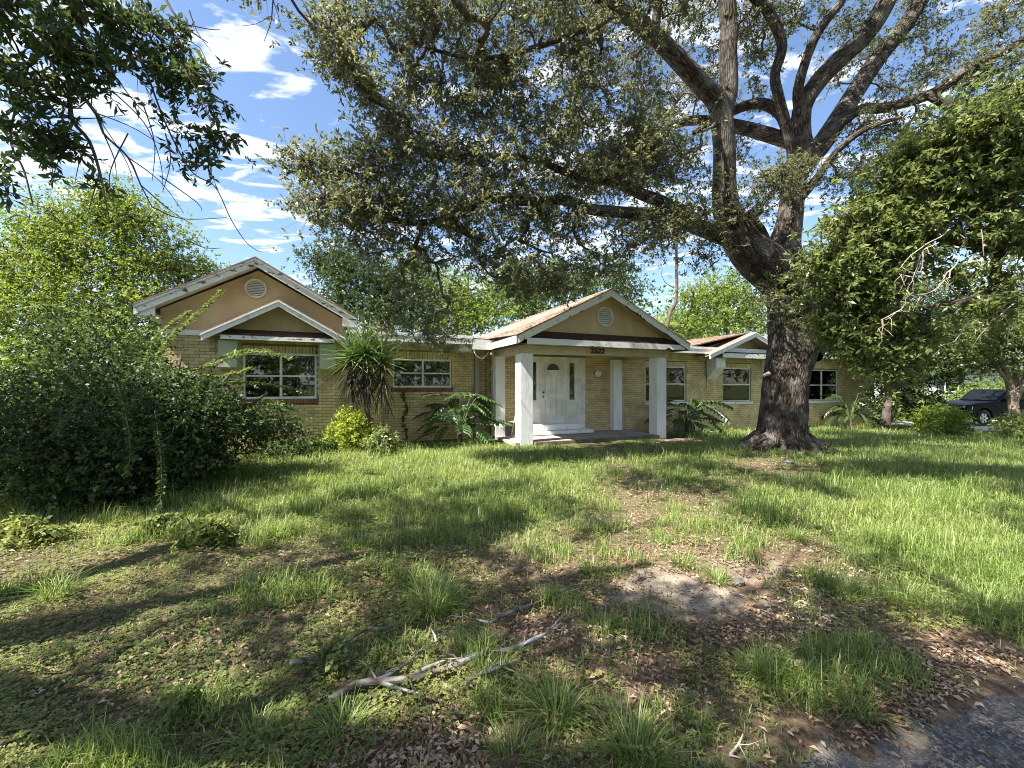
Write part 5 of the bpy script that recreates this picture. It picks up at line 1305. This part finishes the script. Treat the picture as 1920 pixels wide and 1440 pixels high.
shrub("low_shrub", gp(715, 9.9), (.34, .3, .5), 40, 'laurelleaf', "small dark-leaved shrub touching the right side of the golden shrub", L=.10, W=.035)
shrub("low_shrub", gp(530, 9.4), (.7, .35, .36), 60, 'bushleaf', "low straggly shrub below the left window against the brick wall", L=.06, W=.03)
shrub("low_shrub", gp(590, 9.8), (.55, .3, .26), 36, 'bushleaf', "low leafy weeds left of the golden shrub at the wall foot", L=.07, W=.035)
shrub("broadleaf_weed", on_ground(395, 1025), (.24, .2, .17), 18, 'weed', "light green leafy weed in front of the bush, near its hanging shoot", "weed", L=.075, W=.042, spread=.06)
shrub("broadleaf_weed", on_ground(300, 1005), (.2, .18, .14), 12, 'weed', "small leafy weed under the tip of the bush's longest hanging shoot", "weed", L=.06, W=.035, spread=.06)
shrub("broadleaf_weed", on_ground(60, 1020), (.42, .2, .14), 26, 'weed', "low pale weeds at the left frame edge below the bush", "weed", L=.06, W=.036, spread=.07)
shrub("broadleaf_weed", on_ground(620, 1260), (.08, .07, .11), 7, 'laurelleaf', "small green weed growing beside the thin dark fallen branch", "weed", L=.04, W=.026, spread=.03)
shrub("broadleaf_weed", on_ground(335, 1345), (.08, .07, .09), 6, 'laurelleaf', "small dark weed near the bottom left among dry leaves", "weed", L=.042, W=.028, spread=.03)

# climbing vine on the wall under the second window
vb = hw(1.86, MLV - .03, 0)
vn = empty("climbing_vine", vb); tag(vn, "thin creeper climbing the brick wall under the middle left window", "vine")
V, Fc, BK = [], [], []
pts = [np.array(hw(1.86 + .06 * math.sin(k * 1.3), MLV - .02, k * .16)) - np.array(vb) for k in range(10)]
p_, r_ = limb(V, Fc, BK, pts, np.linspace(.012, .005, 10), 5, 0, 1); flush("stem", V, Fc, BK, M['barksmooth'], vn)
k = 160; i0 = rng.integers(0, len(p_), k); out_ = np.array(hw(0, -1, 0))
leaves_obj("foliage", p_[i0] + rng.normal(size=(k, 3)) * .03 + out_ * .02, norm(rand_dirs(k) + np.array([0, 0, -.4])), norm(rand_dirs(k) * .4 + out_), .06, .045, rng.random(k), M['darkleaf'], vn)

# ------------------------------------------------------------------ philodendrons with split leaves
def philo_leaf_mesh(name, Ls, mat='philo', narrow=1.0):
    """pinnately split blade lying along +Y from the origin, arched"""
    V, F_, T = [], [], []
    def quad(a, b, c, d):
        i = len(V); V.extend([a, b, c, d]); F_.append((i, i + 1, i + 2, i + 3))
    nl = 8
    def mid(t): return np.array([0, Ls * t, .10 * Ls * math.sin(t * 2.6) - .22 * Ls * t * t])
    for k in range(10):
        a, b = mid(k / 10), mid((k + 1) / 10); w = .022 * Ls * 3 * (1.15 - k / 10)
        quad(a + [w, 0, 0], b + [w, 0, 0], b - [w, 0, 0], a - [w, 0, 0])
    for sg in (-1, 1):
        for k in range(nl):
            t = .03 + .9 * k / nl; c0, c1 = mid(t), mid(t + .085)
            wid = Ls * .42 * narrow * math.sin(math.pi * min(1, (.22 + .78 * (1 - t)))) ** .6 * (1.0 if k else .8)
            ang = R(95 - 62 * t) if k else R(125)
            d = np.array([sg * math.sin(ang), math.cos(ang), -.10])
            m1 = (c0 + c1) / 2 + d * wid * .6 + [0, 0, .03 * Ls]; tp = (c0 + c1) / 2 + d * wid + [0, 0, -.05 * Ls]
            side = np.array([-d[1] * sg, d[0] * sg, 0]) * .062 * Ls
            i = len(V)
            V.extend([c0, m1 - side * sg * -1, tp, m1 + side * sg * -1, c1]); F_.append((i, i + 1, i + 2, i + 3)); F_.append((i, i + 3, i + 4))
    me = bpy.data.meshes.new(name); me.from_pydata([tuple(v) for v in V], [], F_); me.materials.append(M[mat])
    at_ = me.attributes.new("tint", 'FLOAT', 'POINT'); at_.data.foreach_set("value", (np.full(len(V), random.uniform(.3, .9))).astype(np.float32))
    me.update(); return me
PL = [philo_leaf_mesh("leaf", .58), philo_leaf_mesh("leaf", .50), philo_leaf_mesh("leaf", .68)]
PLN = [philo_leaf_mesh("leaf", .85, 'philo', .55), philo_leaf_mesh("leaf", .75, 'philo', .55), philo_leaf_mesh("leaf", .95, 'philo', .5)]
PLF = [philo_leaf_mesh("frond", .95, 'darkleaf', .42), philo_leaf_mesh("frond", .8, 'darkleaf', .42)]
def philodendron(name, loc_, n, hmax, rmax, meshes, label, cat="plant", seed=0, leafname="leaf", flat=0.0):
    e = empty(name, loc_); tag(e, label, cat); rr = random.Random(seed)
    tk = MB().tube([(0, 0, -.05), (.03, 0, .2), (.02, .02, hmax * .28)], [.07, .06, .04], 8); tk.build("stem", M['bark'], e)
    for i in range(n):
        a = i * 2.399 + rr.uniform(-.3, .3); t = (i + .5) / n
        reach = rmax * rr.uniform(.55, 1) * (.55 + .45 * t); z = hmax * (1.0 - .82 * t) * rr.uniform(.85, 1.1) + .12
        tip = Vector((reach * math.cos(a), reach * math.sin(a) * .8, z))
        b = Vector((.02, .02, hmax * .2)); m_ = b.lerp(tip, .55) + Vector((0, 0, .14))
        MB().tube([b, m_, tip], [.013, .011, .008], 5).build("stalk", M['petiole'], e)
        o = bpy.data.objects.new(leafname, meshes[i % len(meshes)]); o.location = tip
        o.rotation_euler = (R(rr.uniform(-40, 8) + flat), R(rr.uniform(-22, 22)), a - math.pi / 2 + rr.uniform(-.3, .3)); o.scale = (rr.uniform(.85, 1.15),) * 3
        link(o, e)
    return e
p = hw(3.25, 11.55); philodendron("philodendron", (p.x, p.y, .0), 34, 1.35, .88, PL, "sunlit split-leaf plant in front of the middle left window, beside the portico", seed=3)
p = hw(11.2, 10.95); philodendron("philodendron", (p.x, p.y, -.08), 26, 1.15, 1.0, PLN, "dark shaded split-leaf plant between the right porch column and the oak trunk", seed=8)
p = hw(20.8, 11.0); philodendron("sago_plant", (p.x, p.y, float(hgt(p.x, p.y))), 22, 1.35, .75, PLF, "dark feathery plant against the right wing wall, right of the oak trunk", seed=5, leafname="frond")

# ------------------------------------------------------------------ yucca
yl = gp(690, 10.35); yu = empty("yucca", yl); tag(yu, "tall yucca with spiky green heads and a skirt of dead leaves on a thin trunk", "yucca")
MB().tube([(0, 0, -.05), (.02, 0, .5), (-.02, 0, 1.1), (-.05, 0, 1.8), (-.06, 0, 2.45)], [.085, .065, .06, .06, .05], 10).build("trunk", M['bark'], yu)
MB().tube([(-.02, 0, 1.2), (-.25, -.05, 1.7), (-.46, -.05, 2.35)], [.05, .045, .04], 8).build("trunk", M['bark'], yu)
MB().tube([(-.02, 0, 1.3), (.25, .05, 1.7), (.38, .05, 2.25)], [.05, .045, .04], 8).build("trunk", M['bark'], yu)
def blade_mesh(name, L, w, bend, mat, tint):
    V, F_ = [], []
    for k in range(5):
        t = k / 4; ww = w * (.7 + .6 * t) * (1 - t) ** .55 if k < 4 else 0.0015; z = -bend * t * t * L
        V += [(-ww / 2, L * t, z + .12 * ww), (0, L * t, z - .25 * ww), (ww / 2, L * t, z + .12 * ww)]
    for k in range(4):
        b = k * 3; F_ += [(b, b + 1, b + 4, b + 3), (b + 1, b + 2, b + 5, b + 4)]
    me = bpy.data.meshes.new(name); me.from_pydata(V, [], F_); me.materials.append(M[mat])
    a = me.attributes.new("tint", 'FLOAT', 'POINT'); a.data.foreach_set("value", np.full(len(V), tint, dtype=np.float32)); me.update(); return me
YB = [blade_mesh("leaf", random.uniform(.62, .84), .05, random.uniform(.0, .16), 'yucca', random.random()) for _ in range(6)]
YD = [blade_mesh("dead_leaf", random.uniform(.65, .95), .045, random.uniform(-.1, .2), 'yuccadead', random.random()) for _ in range(5)]
for (hx, hy, hz, n, nd) in ((-.06, 0, 2.50, 110, 60), (-.40, -.05, 2.36, 80, 30), (.34, .05, 2.28, 80, 30)):
    for i in range(n):
        el = R(88) - R(118) * (i / n) ** .8; a = i * 2.399
        o = bpy.data.objects.new("leaf", random.choice(YB)); o.location = (hx, hy, hz + .1 - .25 * i / n); o.rotation_euler = (el, random.uniform(-.3, .3), a); o.rotation_mode = 'XYZ'; link(o, yu)
    for i in range(nd):
        el = R(-18) - R(64) * (i / nd); a = i * 2.399
        o = bpy.data.objects.new("dead_leaf", random.choice(YD)); o.location = (hx, hy, hz - .12 - .62 * i / nd); o.rotation_euler = (el, random.uniform(-.4, .4), a); link(o, yu)

# ------------------------------------------------------------------ pickup truck
tkx, tky = 21.75, 19.9
truck = empty("pickup_truck", (tkx, tky, float(hgt(22, 20)) + .05), R(6)); tag(truck, "dark navy pickup truck parked on the driveway at the right, half hidden by a tree", "truck")
def arch(cx, r, z0, n=9): return [(cx - r * math.cos(math.pi * k / (n - 1)), z0 + r * math.sin(math.pi * k / (n - 1)) * 1.0) for k in range(n)]
prof = [(0.05, .45), (0.35, .42)] + arch(.98, .47, .42) + [(1.5, .40), (4.3, .40)] + arch(4.75, .47, .42) + [(5.25, .45), (5.75, .50), (5.78, 1.12), (3.85, 1.16), (3.8, 1.20), (1.62, 1.20), (1.5, 1.19), (.5, 1.12), (.12, 1.04), (.02, .85)]
MB().prism([(x, 0, z) for x, z in prof], (0, 1.95, 0)).build("body", M['paint_navy'], truck, bevel=.05)
cabp = [(1.95, 1.205), (2.65, 1.72), (2.85, 1.78), (3.75, 1.76), (3.98, 1.205)]
MB().prism([(x, .12, z) for x, z in cabp], (0, 1.71, 0)).build("cab", M['paint_navy'], truck, bevel=.05)
MB().prism([(2.16, .108, 1.25), (2.66, .108, 1.66), (2.86, .108, 1.69), (2.86, .108, 1.25)], (0, .02, 0)).build("side_window", M['carglass'], truck)
MB().prism([(2.94, .108, 1.25), (2.94, .108, 1.69), (3.66, .108, 1.68), (3.82, .108, 1.25)], (0, .02, 0)).build("side_window", M['carglass'], truck)
MB().prism([(1.99, .25, 1.235), (2.60, .25, 1.69), (2.60, 1.70, 1.69), (1.99, 1.70, 1.235)], (-.02, 0, .015)).build("windscreen", M['carglass'], truck)
MB().prism([(.02, .12, .80), (.30, -.012, .82), (.34, -.012, .96), (.07, .12, 1.0)], (0, .10, 0)).build("headlight", M['chrome'], truck)
MB().prism([(.02, 1.73, .80), (.30, 1.862, .82), (.34, 1.862, .96), (.07, 1.73, 1.0)], (0, .10, 0)).build("headlight", M['chrome'], truck)
MB().box(-.02, .10, .25, 1.70, .78, 1.0).build("grille", M['black'], truck)
MB().box(-.06, .12, .08, 1.87, .45, .66).build("bumper", M['black'], truck, bevel=.02)
MB().box(2.0, 2.2, -.16, -.02, 1.20, 1.36).build("mirror", M['paint_navy'], truck, bevel=.02)
dr_ = MB().box(1.9, 2.9, -.006, .02, .52, 1.18); dro_ = dr_.build("door", M['paint_navy'], truck, bevel=.01)
MB().box(2.68, 2.84, -.03, -.008, 1.02, 1.06).build("handle", M['chrome'], dro_)
for (cx_, yy) in ((.98, 0.0), (4.75, 0.0), (.98, 1.73), (4.75, 1.73)):
    ty = MB(); n = 26; prof_ = [(.25, 0.0), (.36, -.01), (.40, .03), (.40, .20), (.36, .23), (.25, .22)]
    vs = [(cx_ + r_ * math.cos(2 * math.pi * k / n), yy + d_, .40 + r_ * math.sin(2 * math.pi * k / n)) for r_, d_ in prof_ for k in range(n)]
    ty.add(vs, [(i * n + k, i * n + (k + 1) % n, (i + 1) * n + (k + 1) % n, (i + 1) * n + k) for i in range(5) for k in range(n)])
    w_ = ty.build("wheel", M['rubber'], truck, smooth=True)
    rm = MB(); rm.tube([(cx_, yy + .05, .40), (cx_, yy + .16, .40)], [.25, .25], 24)
    for k in range(6):
        a = 2 * math.pi * k / 6; c_, s_ = math.cos(a), math.sin(a); px_, pz_ = -s_ * .04, c_ * .04
        rm.prism([(cx_ + c_ * .05 + px_, yy + .01, .4 + s_ * .05 + pz_), (cx_ + c_ * .25 + px_, yy + .02, .4 + s_ * .25 + pz_), (cx_ + c_ * .25 - px_, yy + .02, .4 + s_ * .25 - pz_), (cx_ + c_ * .05 - px_, yy + .01, .4 + s_ * .05 - pz_)], (0, .05, 0))
    rm.build("rim", M['chrome'], w_)

# ------------------------------------------------------------------ neighbouring house at the right
nh = empty("neighbour_house", (30.5, 30, -.45)); tag(nh, "pale neighbouring house with a dark shuttered window seen through the trees at right", "house")
MB().box(-3.5, 12, 0, 8, 0, 3.2).build("wall", M['neighbour'], nh)
MB().prism([(-4, -.5, 3.15), (12.5, -.5, 3.15), (12.5, 4, 5.6), (-4, 4, 5.6)], (0, 0, .15)).build("roof", M['greyroof'], nh)
MB().prism([(-4, 4, 5.6), (12.5, 4, 5.6), (12.5, 8.6, 3.15), (-4, 8.6, 3.15)], (0, 0, .15)).build("roof", M['greyroof'], nh)
nx0 = (1783 - CX) / FPX * 30 - 30.5
wf = MB(); a, b, c, d = nx0 - .5, nx0 + .5, 1.55, 3.0
wf.box(a, a + .07, -.06, -.005, c, d); wf.box(b - .07, b, -.06, -.005, c, d); wf.box(a + .07, b - .07, -.06, -.005, d - .07, d); wf.box(a + .07, b - .07, -.06, -.005, c, c + .07); wf.box(a + .07, b - .07, -.06, -.005, 2.25, 2.31)
wo_ = wf.build("window", M['doorwhite'], nh); MB().box(a + .07, b - .07, -.03, -.004, c + .07, d - .07).build("pane", M['carglass'], wo_)
for x in (a - .34, b + .02): MB().box(x, x + .32, -.05, -.004, c - .03, d + .03).build("shutter", M['shutter'], nh)

# ------------------------------------------------------------------ things lying on the lawn
def fallen(name, paths, label, r0, mat='deadwood', lift=.05):
    g0 = on_ground(*paths[0][0]); e = empty(name, g0); tag(e, label, "branch"); O = np.array(g0)
    for i, pth in enumerate(paths):
        V, Fc, BK = [], [], []
        pts = []
        for k, q in enumerate(pth):
            g = on_ground(q[0], q[1]); h = q[2] if len(q) > 2 else lift
            pts.append(np.array(g) + np.array([0, 0, h]) - O)
        fine = [pts[0]]
        for a_, b_ in zip(pts, pts[1:]):
            ln_ = np.linalg.norm(b_ - a_); k_ = max(1, int(ln_ / .09))
            for q_ in range(1, k_ + 1):
                fine.append(a_ + (b_ - a_) * q_ / k_ + (rng.normal(size=3) * np.array([.010, .010, .006]) if q_ < k_ else 0))
        pts = fine
        rr = r0 * (1 if i == 0 else .62)
        limb(V, Fc, BK, pts, np.linspace(rr, rr * .3, len(pts)) * rng.uniform(.75, 1.25, len(pts)), 9, .3, 7 * i)
        for q_ in rng.integers(1, len(pts), max(2, len(pts) // 2)):
            tw_ = rng.normal(size=3) * np.array([.09, .09, .03]) + np.array([0, 0, .03]); limb(V, Fc, BK, [pts[q_], pts[q_] + tw_ * .5 + rng.normal(size=3) * .012, pts[q_] + tw_], [rr * .3, rr * .22, rr * .1], 5, 0, 3)
        flush("bough" if i == 0 else "side_twig", V, Fc, BK, M[mat], e)
fallen("fallen_branch", [[(619, 1319, .01), (667, 1300), (708, 1296), (767, 1290), (821, 1275), (862, 1259), (925, 1238), (983, 1222), (1025, 1202), (1062, 1164)], [(700, 1296), (717, 1289, .05), (754, 1270, .06), (783, 1240, .05), (817, 1220, .06), (806, 1196, .07)], [(717, 1298), (754, 1310), (796, 1322)], [(680, 1296), (720, 1280, .05), (760, 1268, .06)], [(770, 1288), (800, 1276, .07), (840, 1262, .08)]],
       "forked fallen branch with pale lichen lying on the grass in the bottom centre", .022)
fallen("fallen_branch", [[(545, 1258), (600, 1249), (633, 1229), (671, 1204), (712, 1182)], [(690, 1194), (735, 1190), (758, 1176)]], "thin dark fallen branch left of the forked lichen branch", .018)
fallen("fallen_branch", [[(871, 1295), (900, 1282), (942, 1266), (971, 1254)], [(900, 1282), (930, 1262, .05)]], "short thick fallen stick to the right of the forked branch", .017)
fallen("fallen_branch", [[(917, 1182), (958, 1161), (996, 1147), (1046, 1128), (1087, 1115)], [(917, 1182), (880, 1172), (845, 1168)]], "straight slender fallen branch behind the forked one, pointing to the oak", .014)
fallen("fallen_twig", [[(1368, 1424, .02), (1385, 1412, .04), (1393, 1396, .05)], [(1368, 1424, .02), (1390, 1430, .02)]], "small whitish twig on the dirt near the bottom edge by the road", .008, 'deadtwig')
for (px, py, s, lab) in ((1478, 868, .11, "grey stone at the foot of the oak trunk"), (1500, 852, .08, "smaller grey stone touching the oak roots on the right side"), (1385, 1095, .05, "small grey stone on the sandy patch")):
    g = on_ground(px, py, s * .3); bm = bmesh.new(); bmesh.ops.create_icosphere(bm, subdivisions=2, radius=s)
    for v_ in bm.verts: v_.co *= random.uniform(.8, 1.15); v_.co.z *= .6
    me = bpy.data.meshes.new("stone"); bm.to_mesh(me); bm.free(); me.materials.append(M['stone'])
    o = link(bpy.data.objects.new("stone", me)); o.location = g; tag(o, lab, "stone")
g = on_ground(470, 1100, .02)
pp = MB(); n = 5; gv = [[(.05 * (i - 2), .035 * (j - 2), random.uniform(0, .035)) for j in range(n)] for i in range(n)]
pp.add([v_ for r_ in gv for v_ in r_], [(i * n + j, (i + 1) * n + j, (i + 1) * n + j + 1, i * n + j + 1) for i in range(n - 1) for j in range(n - 1)])
o = pp.build("paper_scrap", M['paper']); o.location = g; o.scale = (.45, .45, .45); tag(o, "small crumpled white scrap on the shaded grass at left", "litter")

# ------------------------------------------------------------------ grass
def scatter(N_, ymin, ymax, k=1.62, pw=1.0):
    u = rng.random(N_)
    if pw == 1.0: y = ymin * (ymax / ymin) ** u
    else: y = (ymin ** (1 - pw) + u * (ymax ** (1 - pw) - ymin ** (1 - pw))) ** (1 / (1 - pw))
    x = (rng.random(N_) * 2 - 1) * (k * y + .4)
    return x, y
def clear(x, y, m=0.0):
    """keep off the house, porch, walkway, driveway, road"""
    u = x * cth + y * sth; v = -x * sth + y * cth
    h = (v > 11.75 - m) & (u < 25) | (u > 4.2) & (u < 9.8) & (v > 9.9) | (u > wx0 + .3) & (u < wx1 - .1) & (v > wy0 + .12) & (v < 10)
    dr_ = (x > 18.6) & (y > 17.9 + .148 * (x - 19.5)) & (y < 22.4)
    tr_ = np.hypot(x - 7.05, y - 10.9) < .75
    return ~(h | dr_ | tr_ | on_road(x, y))
def blades(x, y, h, w, bend, az, tint, mat, name, parent=None, z=None, kind="stuff"):
    n = len(x); z = hgt(x, y) if z is None else z
    base = np.stack([x, y, z - .01], -1); d = np.stack([np.cos(az), np.sin(az), 0 * az], -1); s = np.stack([-np.sin(az), np.cos(az), 0 * az], -1)
    up = np.array([0, 0, 1.])
    h = h[:, None]; w = w[:, None]; bd = bend[:, None]
    p1 = base + up * h * .55 + d * h * bd * .22; p2 = base + up * h * (1 - .35 * bd ** 2) + d * h * bd * .75
    V = np.stack([base - s * w * .5, base + s * w * .5, p1 + s * w * .42, p1 - s * w * .42, p2], 1)
    i = np.arange(n)[:, None] * 5
    Ft = np.concatenate([i + [0, 1, 2], i + [0, 2, 3], i + [3, 2, 4]], 0)
    return np_mesh(name, V.reshape(-1, 3), Ft, mat, parent, kind, {"tint": np.repeat(np.clip(tint, 0, 1), 5)})
x, y = scatter(700000, 1.7, 26.0)
lu = lush_map(x, y); ba = bare_map(x, y)
clump = fbm(x * 2.2 + .8 * vnoise(x * 3, y * 3), y * 3.1 + .8 * vnoise(x * 3 + 9, y * 3), 4); clump2 = fbm(x * .9 + 40, y * .9, 3)
px, py = to_px(x, y)
leftfg = sstep(780, 560, px) * sstep(960, 1060, py)
dens = np.clip(.30 + .95 * lu + .75 * sstep(.50, .66, clump) * (1 - .8 * ba) + .25 * (clump2 - .5) - .55 * ba - .2 * leftfg, .015, 1)
dens *= np.where(y > 3.2, 1, .8)
keep = (rng.random(len(x)) < dens * .62) & clear(x, y, .1)
x, y, lu, clump, clump2, ba = x[keep], y[keep], lu[keep], clump[keep], clump2[keep], ba[keep]
n = len(x)
h = (.05 + .045 * lu + .13 * sstep(.5, .72, clump) * (1 - .4 * ba)) * rng.uniform(.4, 1.5, n) * np.where(rng.random(n) < .06, 1.6, 1) + .05 * lu * sstep(.45, .7, clump2)
w = np.clip(.0042 + .00055 * y, .004, .012) * rng.uniform(.7, 1.2, n)
tint = np.clip(.42 + .28 * (clump2 - .5) * 2 + rng.normal(size=n) * .16 + .12 * lu - .1 * ba, 0, .8)
tint = np.where(rng.random(n) < .07 + .10 * (1 - lu), rng.uniform(.8, 1, n), tint)
blades(x, y, h, w, rng.uniform(.2, 1.5, n), rng.random(n) * 6.28, tint, M['grass'], "grass")
print("GRASS", n)

# ground cover with small leaves
x, y = scatter(170000, 1.75, 13.0, pw=1.1)
px, py = to_px(x, y); ba = bare_map(x, y); cl = fbm(x * 1.8 + 11, y * 1.8 + 7, 3)
dens = np.clip(.85 * sstep(900, 620, px) * sstep(900, 1010, py) + .25 + .7 * (cl - .5) * 2 - .6 * ba, 0, 1)
keep = (rng.random(len(x)) < dens * .75) & clear(x, y, .1); x, y, cl = x[keep], y[keep], cl[keep]; n = len(x)
hz = rng.random(n) ** 1.5 * (.03 + .07 * sstep(.45, .7, cl))
base = np.stack([x, y, hgt(x, y) + hz + .004], -1)
k = 3; B_ = np.repeat(base, k, 0); m_ = len(B_)
az = np.repeat(rng.random(n) * 6.28, k) + np.tile(np.arange(k) * 2.09, n); D_ = np.stack([np.cos(az), np.sin(az), rng.uniform(-.1, .5, m_)], -1)
sz = np.repeat(np.clip(.0105 + .0020 * y, .012, .028) * rng.uniform(.7, 1.3, n), k)
leaves_obj("ground_cover", B_, norm(D_), norm(rand_dirs(m_) * .35 + np.array([0, 0, 1.])), sz, sz * .8, np.repeat(.47 + .35 * (cl - .5) * 3 + rng.normal(size=n) * .2, k), M['weed'], None)

# dry fallen leaves
x, y = scatter(215000, 1.6, 14.0, pw=1.15)
ba = bare_map(x, y); lu = lush_map(x, y); cl = fbm(x * 1.5 + 3, y * 1.5 + 23, 4)
dens = np.clip(.13 + .55 * ba + 1.3 * (cl - .5) - .75 * lu, .02, 1)
ok = clear(x, y, .1) | (on_road(x, y) & (rng.random(len(x)) < .05))
pq, qq = to_px(x, y)
dens = dens * (1 - .5 * sstep(760, 500, pq)) * (1 - .85 * np.exp(-(((pq - 1330) / 190) ** 2 + ((qq - 1110) / 50) ** 2) ** 1.5))
keep = (rng.random(len(x)) < dens * .75) & ok; x, y = x[keep], y[keep]; n = len(x)
B_ = np.stack([x, y, hgt(x, y) + rng.random(n) * .022 + .006 + .014 * on_road(x, y)], -1); az = rng.random(n) * 6.28
D_ = np.stack([np.cos(az), np.sin(az), rng.uniform(-.25, .35, n)], -1)
sz = np.clip(.030 + .0022 * y, .03, .07) * rng.uniform(.55, 1.35, n)
cl2 = fbm(x * 2 + 90, y * 2 + 50, 3)
leaves_obj("leaf_litter", B_, norm(D_), norm(rand_dirs(n) * .5 + np.array([0, 0, 1.])), sz, sz * .42, .1 + .9 * np.clip(rng.random(n) * .7 + (cl2 - .5) * 1.2 + .15, 0, 1), M['litter'], None, fold=.25, curl=.2)

# distinct grass tussocks
def tuft_mesh(n, h, r, tint0, seed):
    g = np.random.default_rng(seed)
    a = g.random(n) * 6.28; rr = r * np.sqrt(g.random(n)); x = rr * np.cos(a); y = rr * np.sin(a)
    hh = h * g.uniform(.45, 1.1, n); w = g.uniform(.004, .0075, n); bend = g.uniform(.3, 1.6, n); az = a + g.normal(size=n) * .5
    base = np.stack([x, y, -.02 + 0 * x], -1); d = np.stack([np.cos(az), np.sin(az), 0 * az], -1); s = np.stack([-np.sin(az), np.cos(az), 0 * az], -1)
    V = []
    K = 6
    for k in range(K):
        t = k / (K - 1)
        p = base + np.array([0, 0, 1.]) * (hh * (t - .55 * bend * t * t * .75))[:, None] + d * (hh * bend * .75 * t ** 1.8)[:, None]
        ww = (w * (1 - t) ** .6 * .5 + .0003)[:, None]
        V.append(np.stack([p - s * ww, p + s * ww], 1))
    V = np.stack(V, 1)   # n,K,2,3
    i = np.arange(n)[:, None] * K * 2
    Fq = np.concatenate([i + [2 * k, 2 * k + 1, 2 * k + 3, 2 * k + 2] for k in range(K - 1)], 0)
    tint = np.clip(tint0 + g.normal(size=n) * .14, 0, .8); tint = np.where(g.random(n) < .07, .95, tint)
    o = np_mesh("grass_tuft", V.reshape(-1, 3), Fq, M['grass'], None, None, {"tint": np.repeat(tint, K * 2)})
    me = o.data; bpy.data.objects.remove(o); return me
TM = [tuft_mesh(230, .34, .13, .38, 1), tuft_mesh(170, .26, .10, .5, 2), tuft_mesh(120, .20, .08, .45, 3), tuft_mesh(90, .30, .06, .42, 4)]
TG = "coarse grass tussocks standing up from the lawn"
for (px_, py_, k, s, lab) in [
    (815, 1145, 0, 1.15, "largest dark grass tussock, behind the fallen branches in the centre"), (1040, 1345, 1, 1.0, "sunlit grass tussock just right of the forked branch, near the bottom"), (1195, 1430, 0, .8, "dense grass tussock cut by the bottom edge right of centre"),
    (105, 1120, 1, 1.1, "grass tussock at the far left below the bush"), (1280, 1060, 2, 1.1, "small bright tussock at the left rim of the sandy patch"), (1345, 1090, 2, .9, "small tussock in the middle of the sandy patch"), (1590, 1120, 1, 1.1, "sunlit tussock right of the sandy patch"),
    (1610, 1345, 3, .9, "sparse upright grass clump at the road edge"), (1430, 1275, 1, .9, "shaded grass tussock between sandy patch and road"), (1850, 1145, 1, 1.0, "sunlit grass clump at the right frame edge"), (640, 1375, 2, 1.0, "low shaded tussock at the bottom left of the forked branch"),
    (520, 1005, 1, 1.2, "bright tussock on the lawn right of the bush's foot"), (1130, 1180, 2, 1.0, "narrow tussock right of the slender fallen branch"), (940, 1255, 3, .75, "thin grass stalks growing through the fallen branches"), (1110, 1075, 2, 1.1, "shaded tussock left of the sandy patch"),
    (1700, 1130, 0, .7, "dark broad tussock in the reddish litter at right"), (1490, 1010, 1, .8, "grass tussock behind the sandy patch, in front of the oak"), (960, 1420, 2, .9, "small tussock at the bottom edge in the centre"), (480, 1390, 2, .9, "small tussock among dry leaves near the bottom left"), (1560, 1230, 2, .8, "thin tussock on bare dirt right of centre")]:
    o = bpy.data.objects.new("grass_tuft", TM[k]); o.location = on_ground(px_, py_); o.rotation_euler = (0, 0, random.random() * 6); o.scale = (s, s, s)
    link(o); tag(o, lab, "grass tuft", TG)
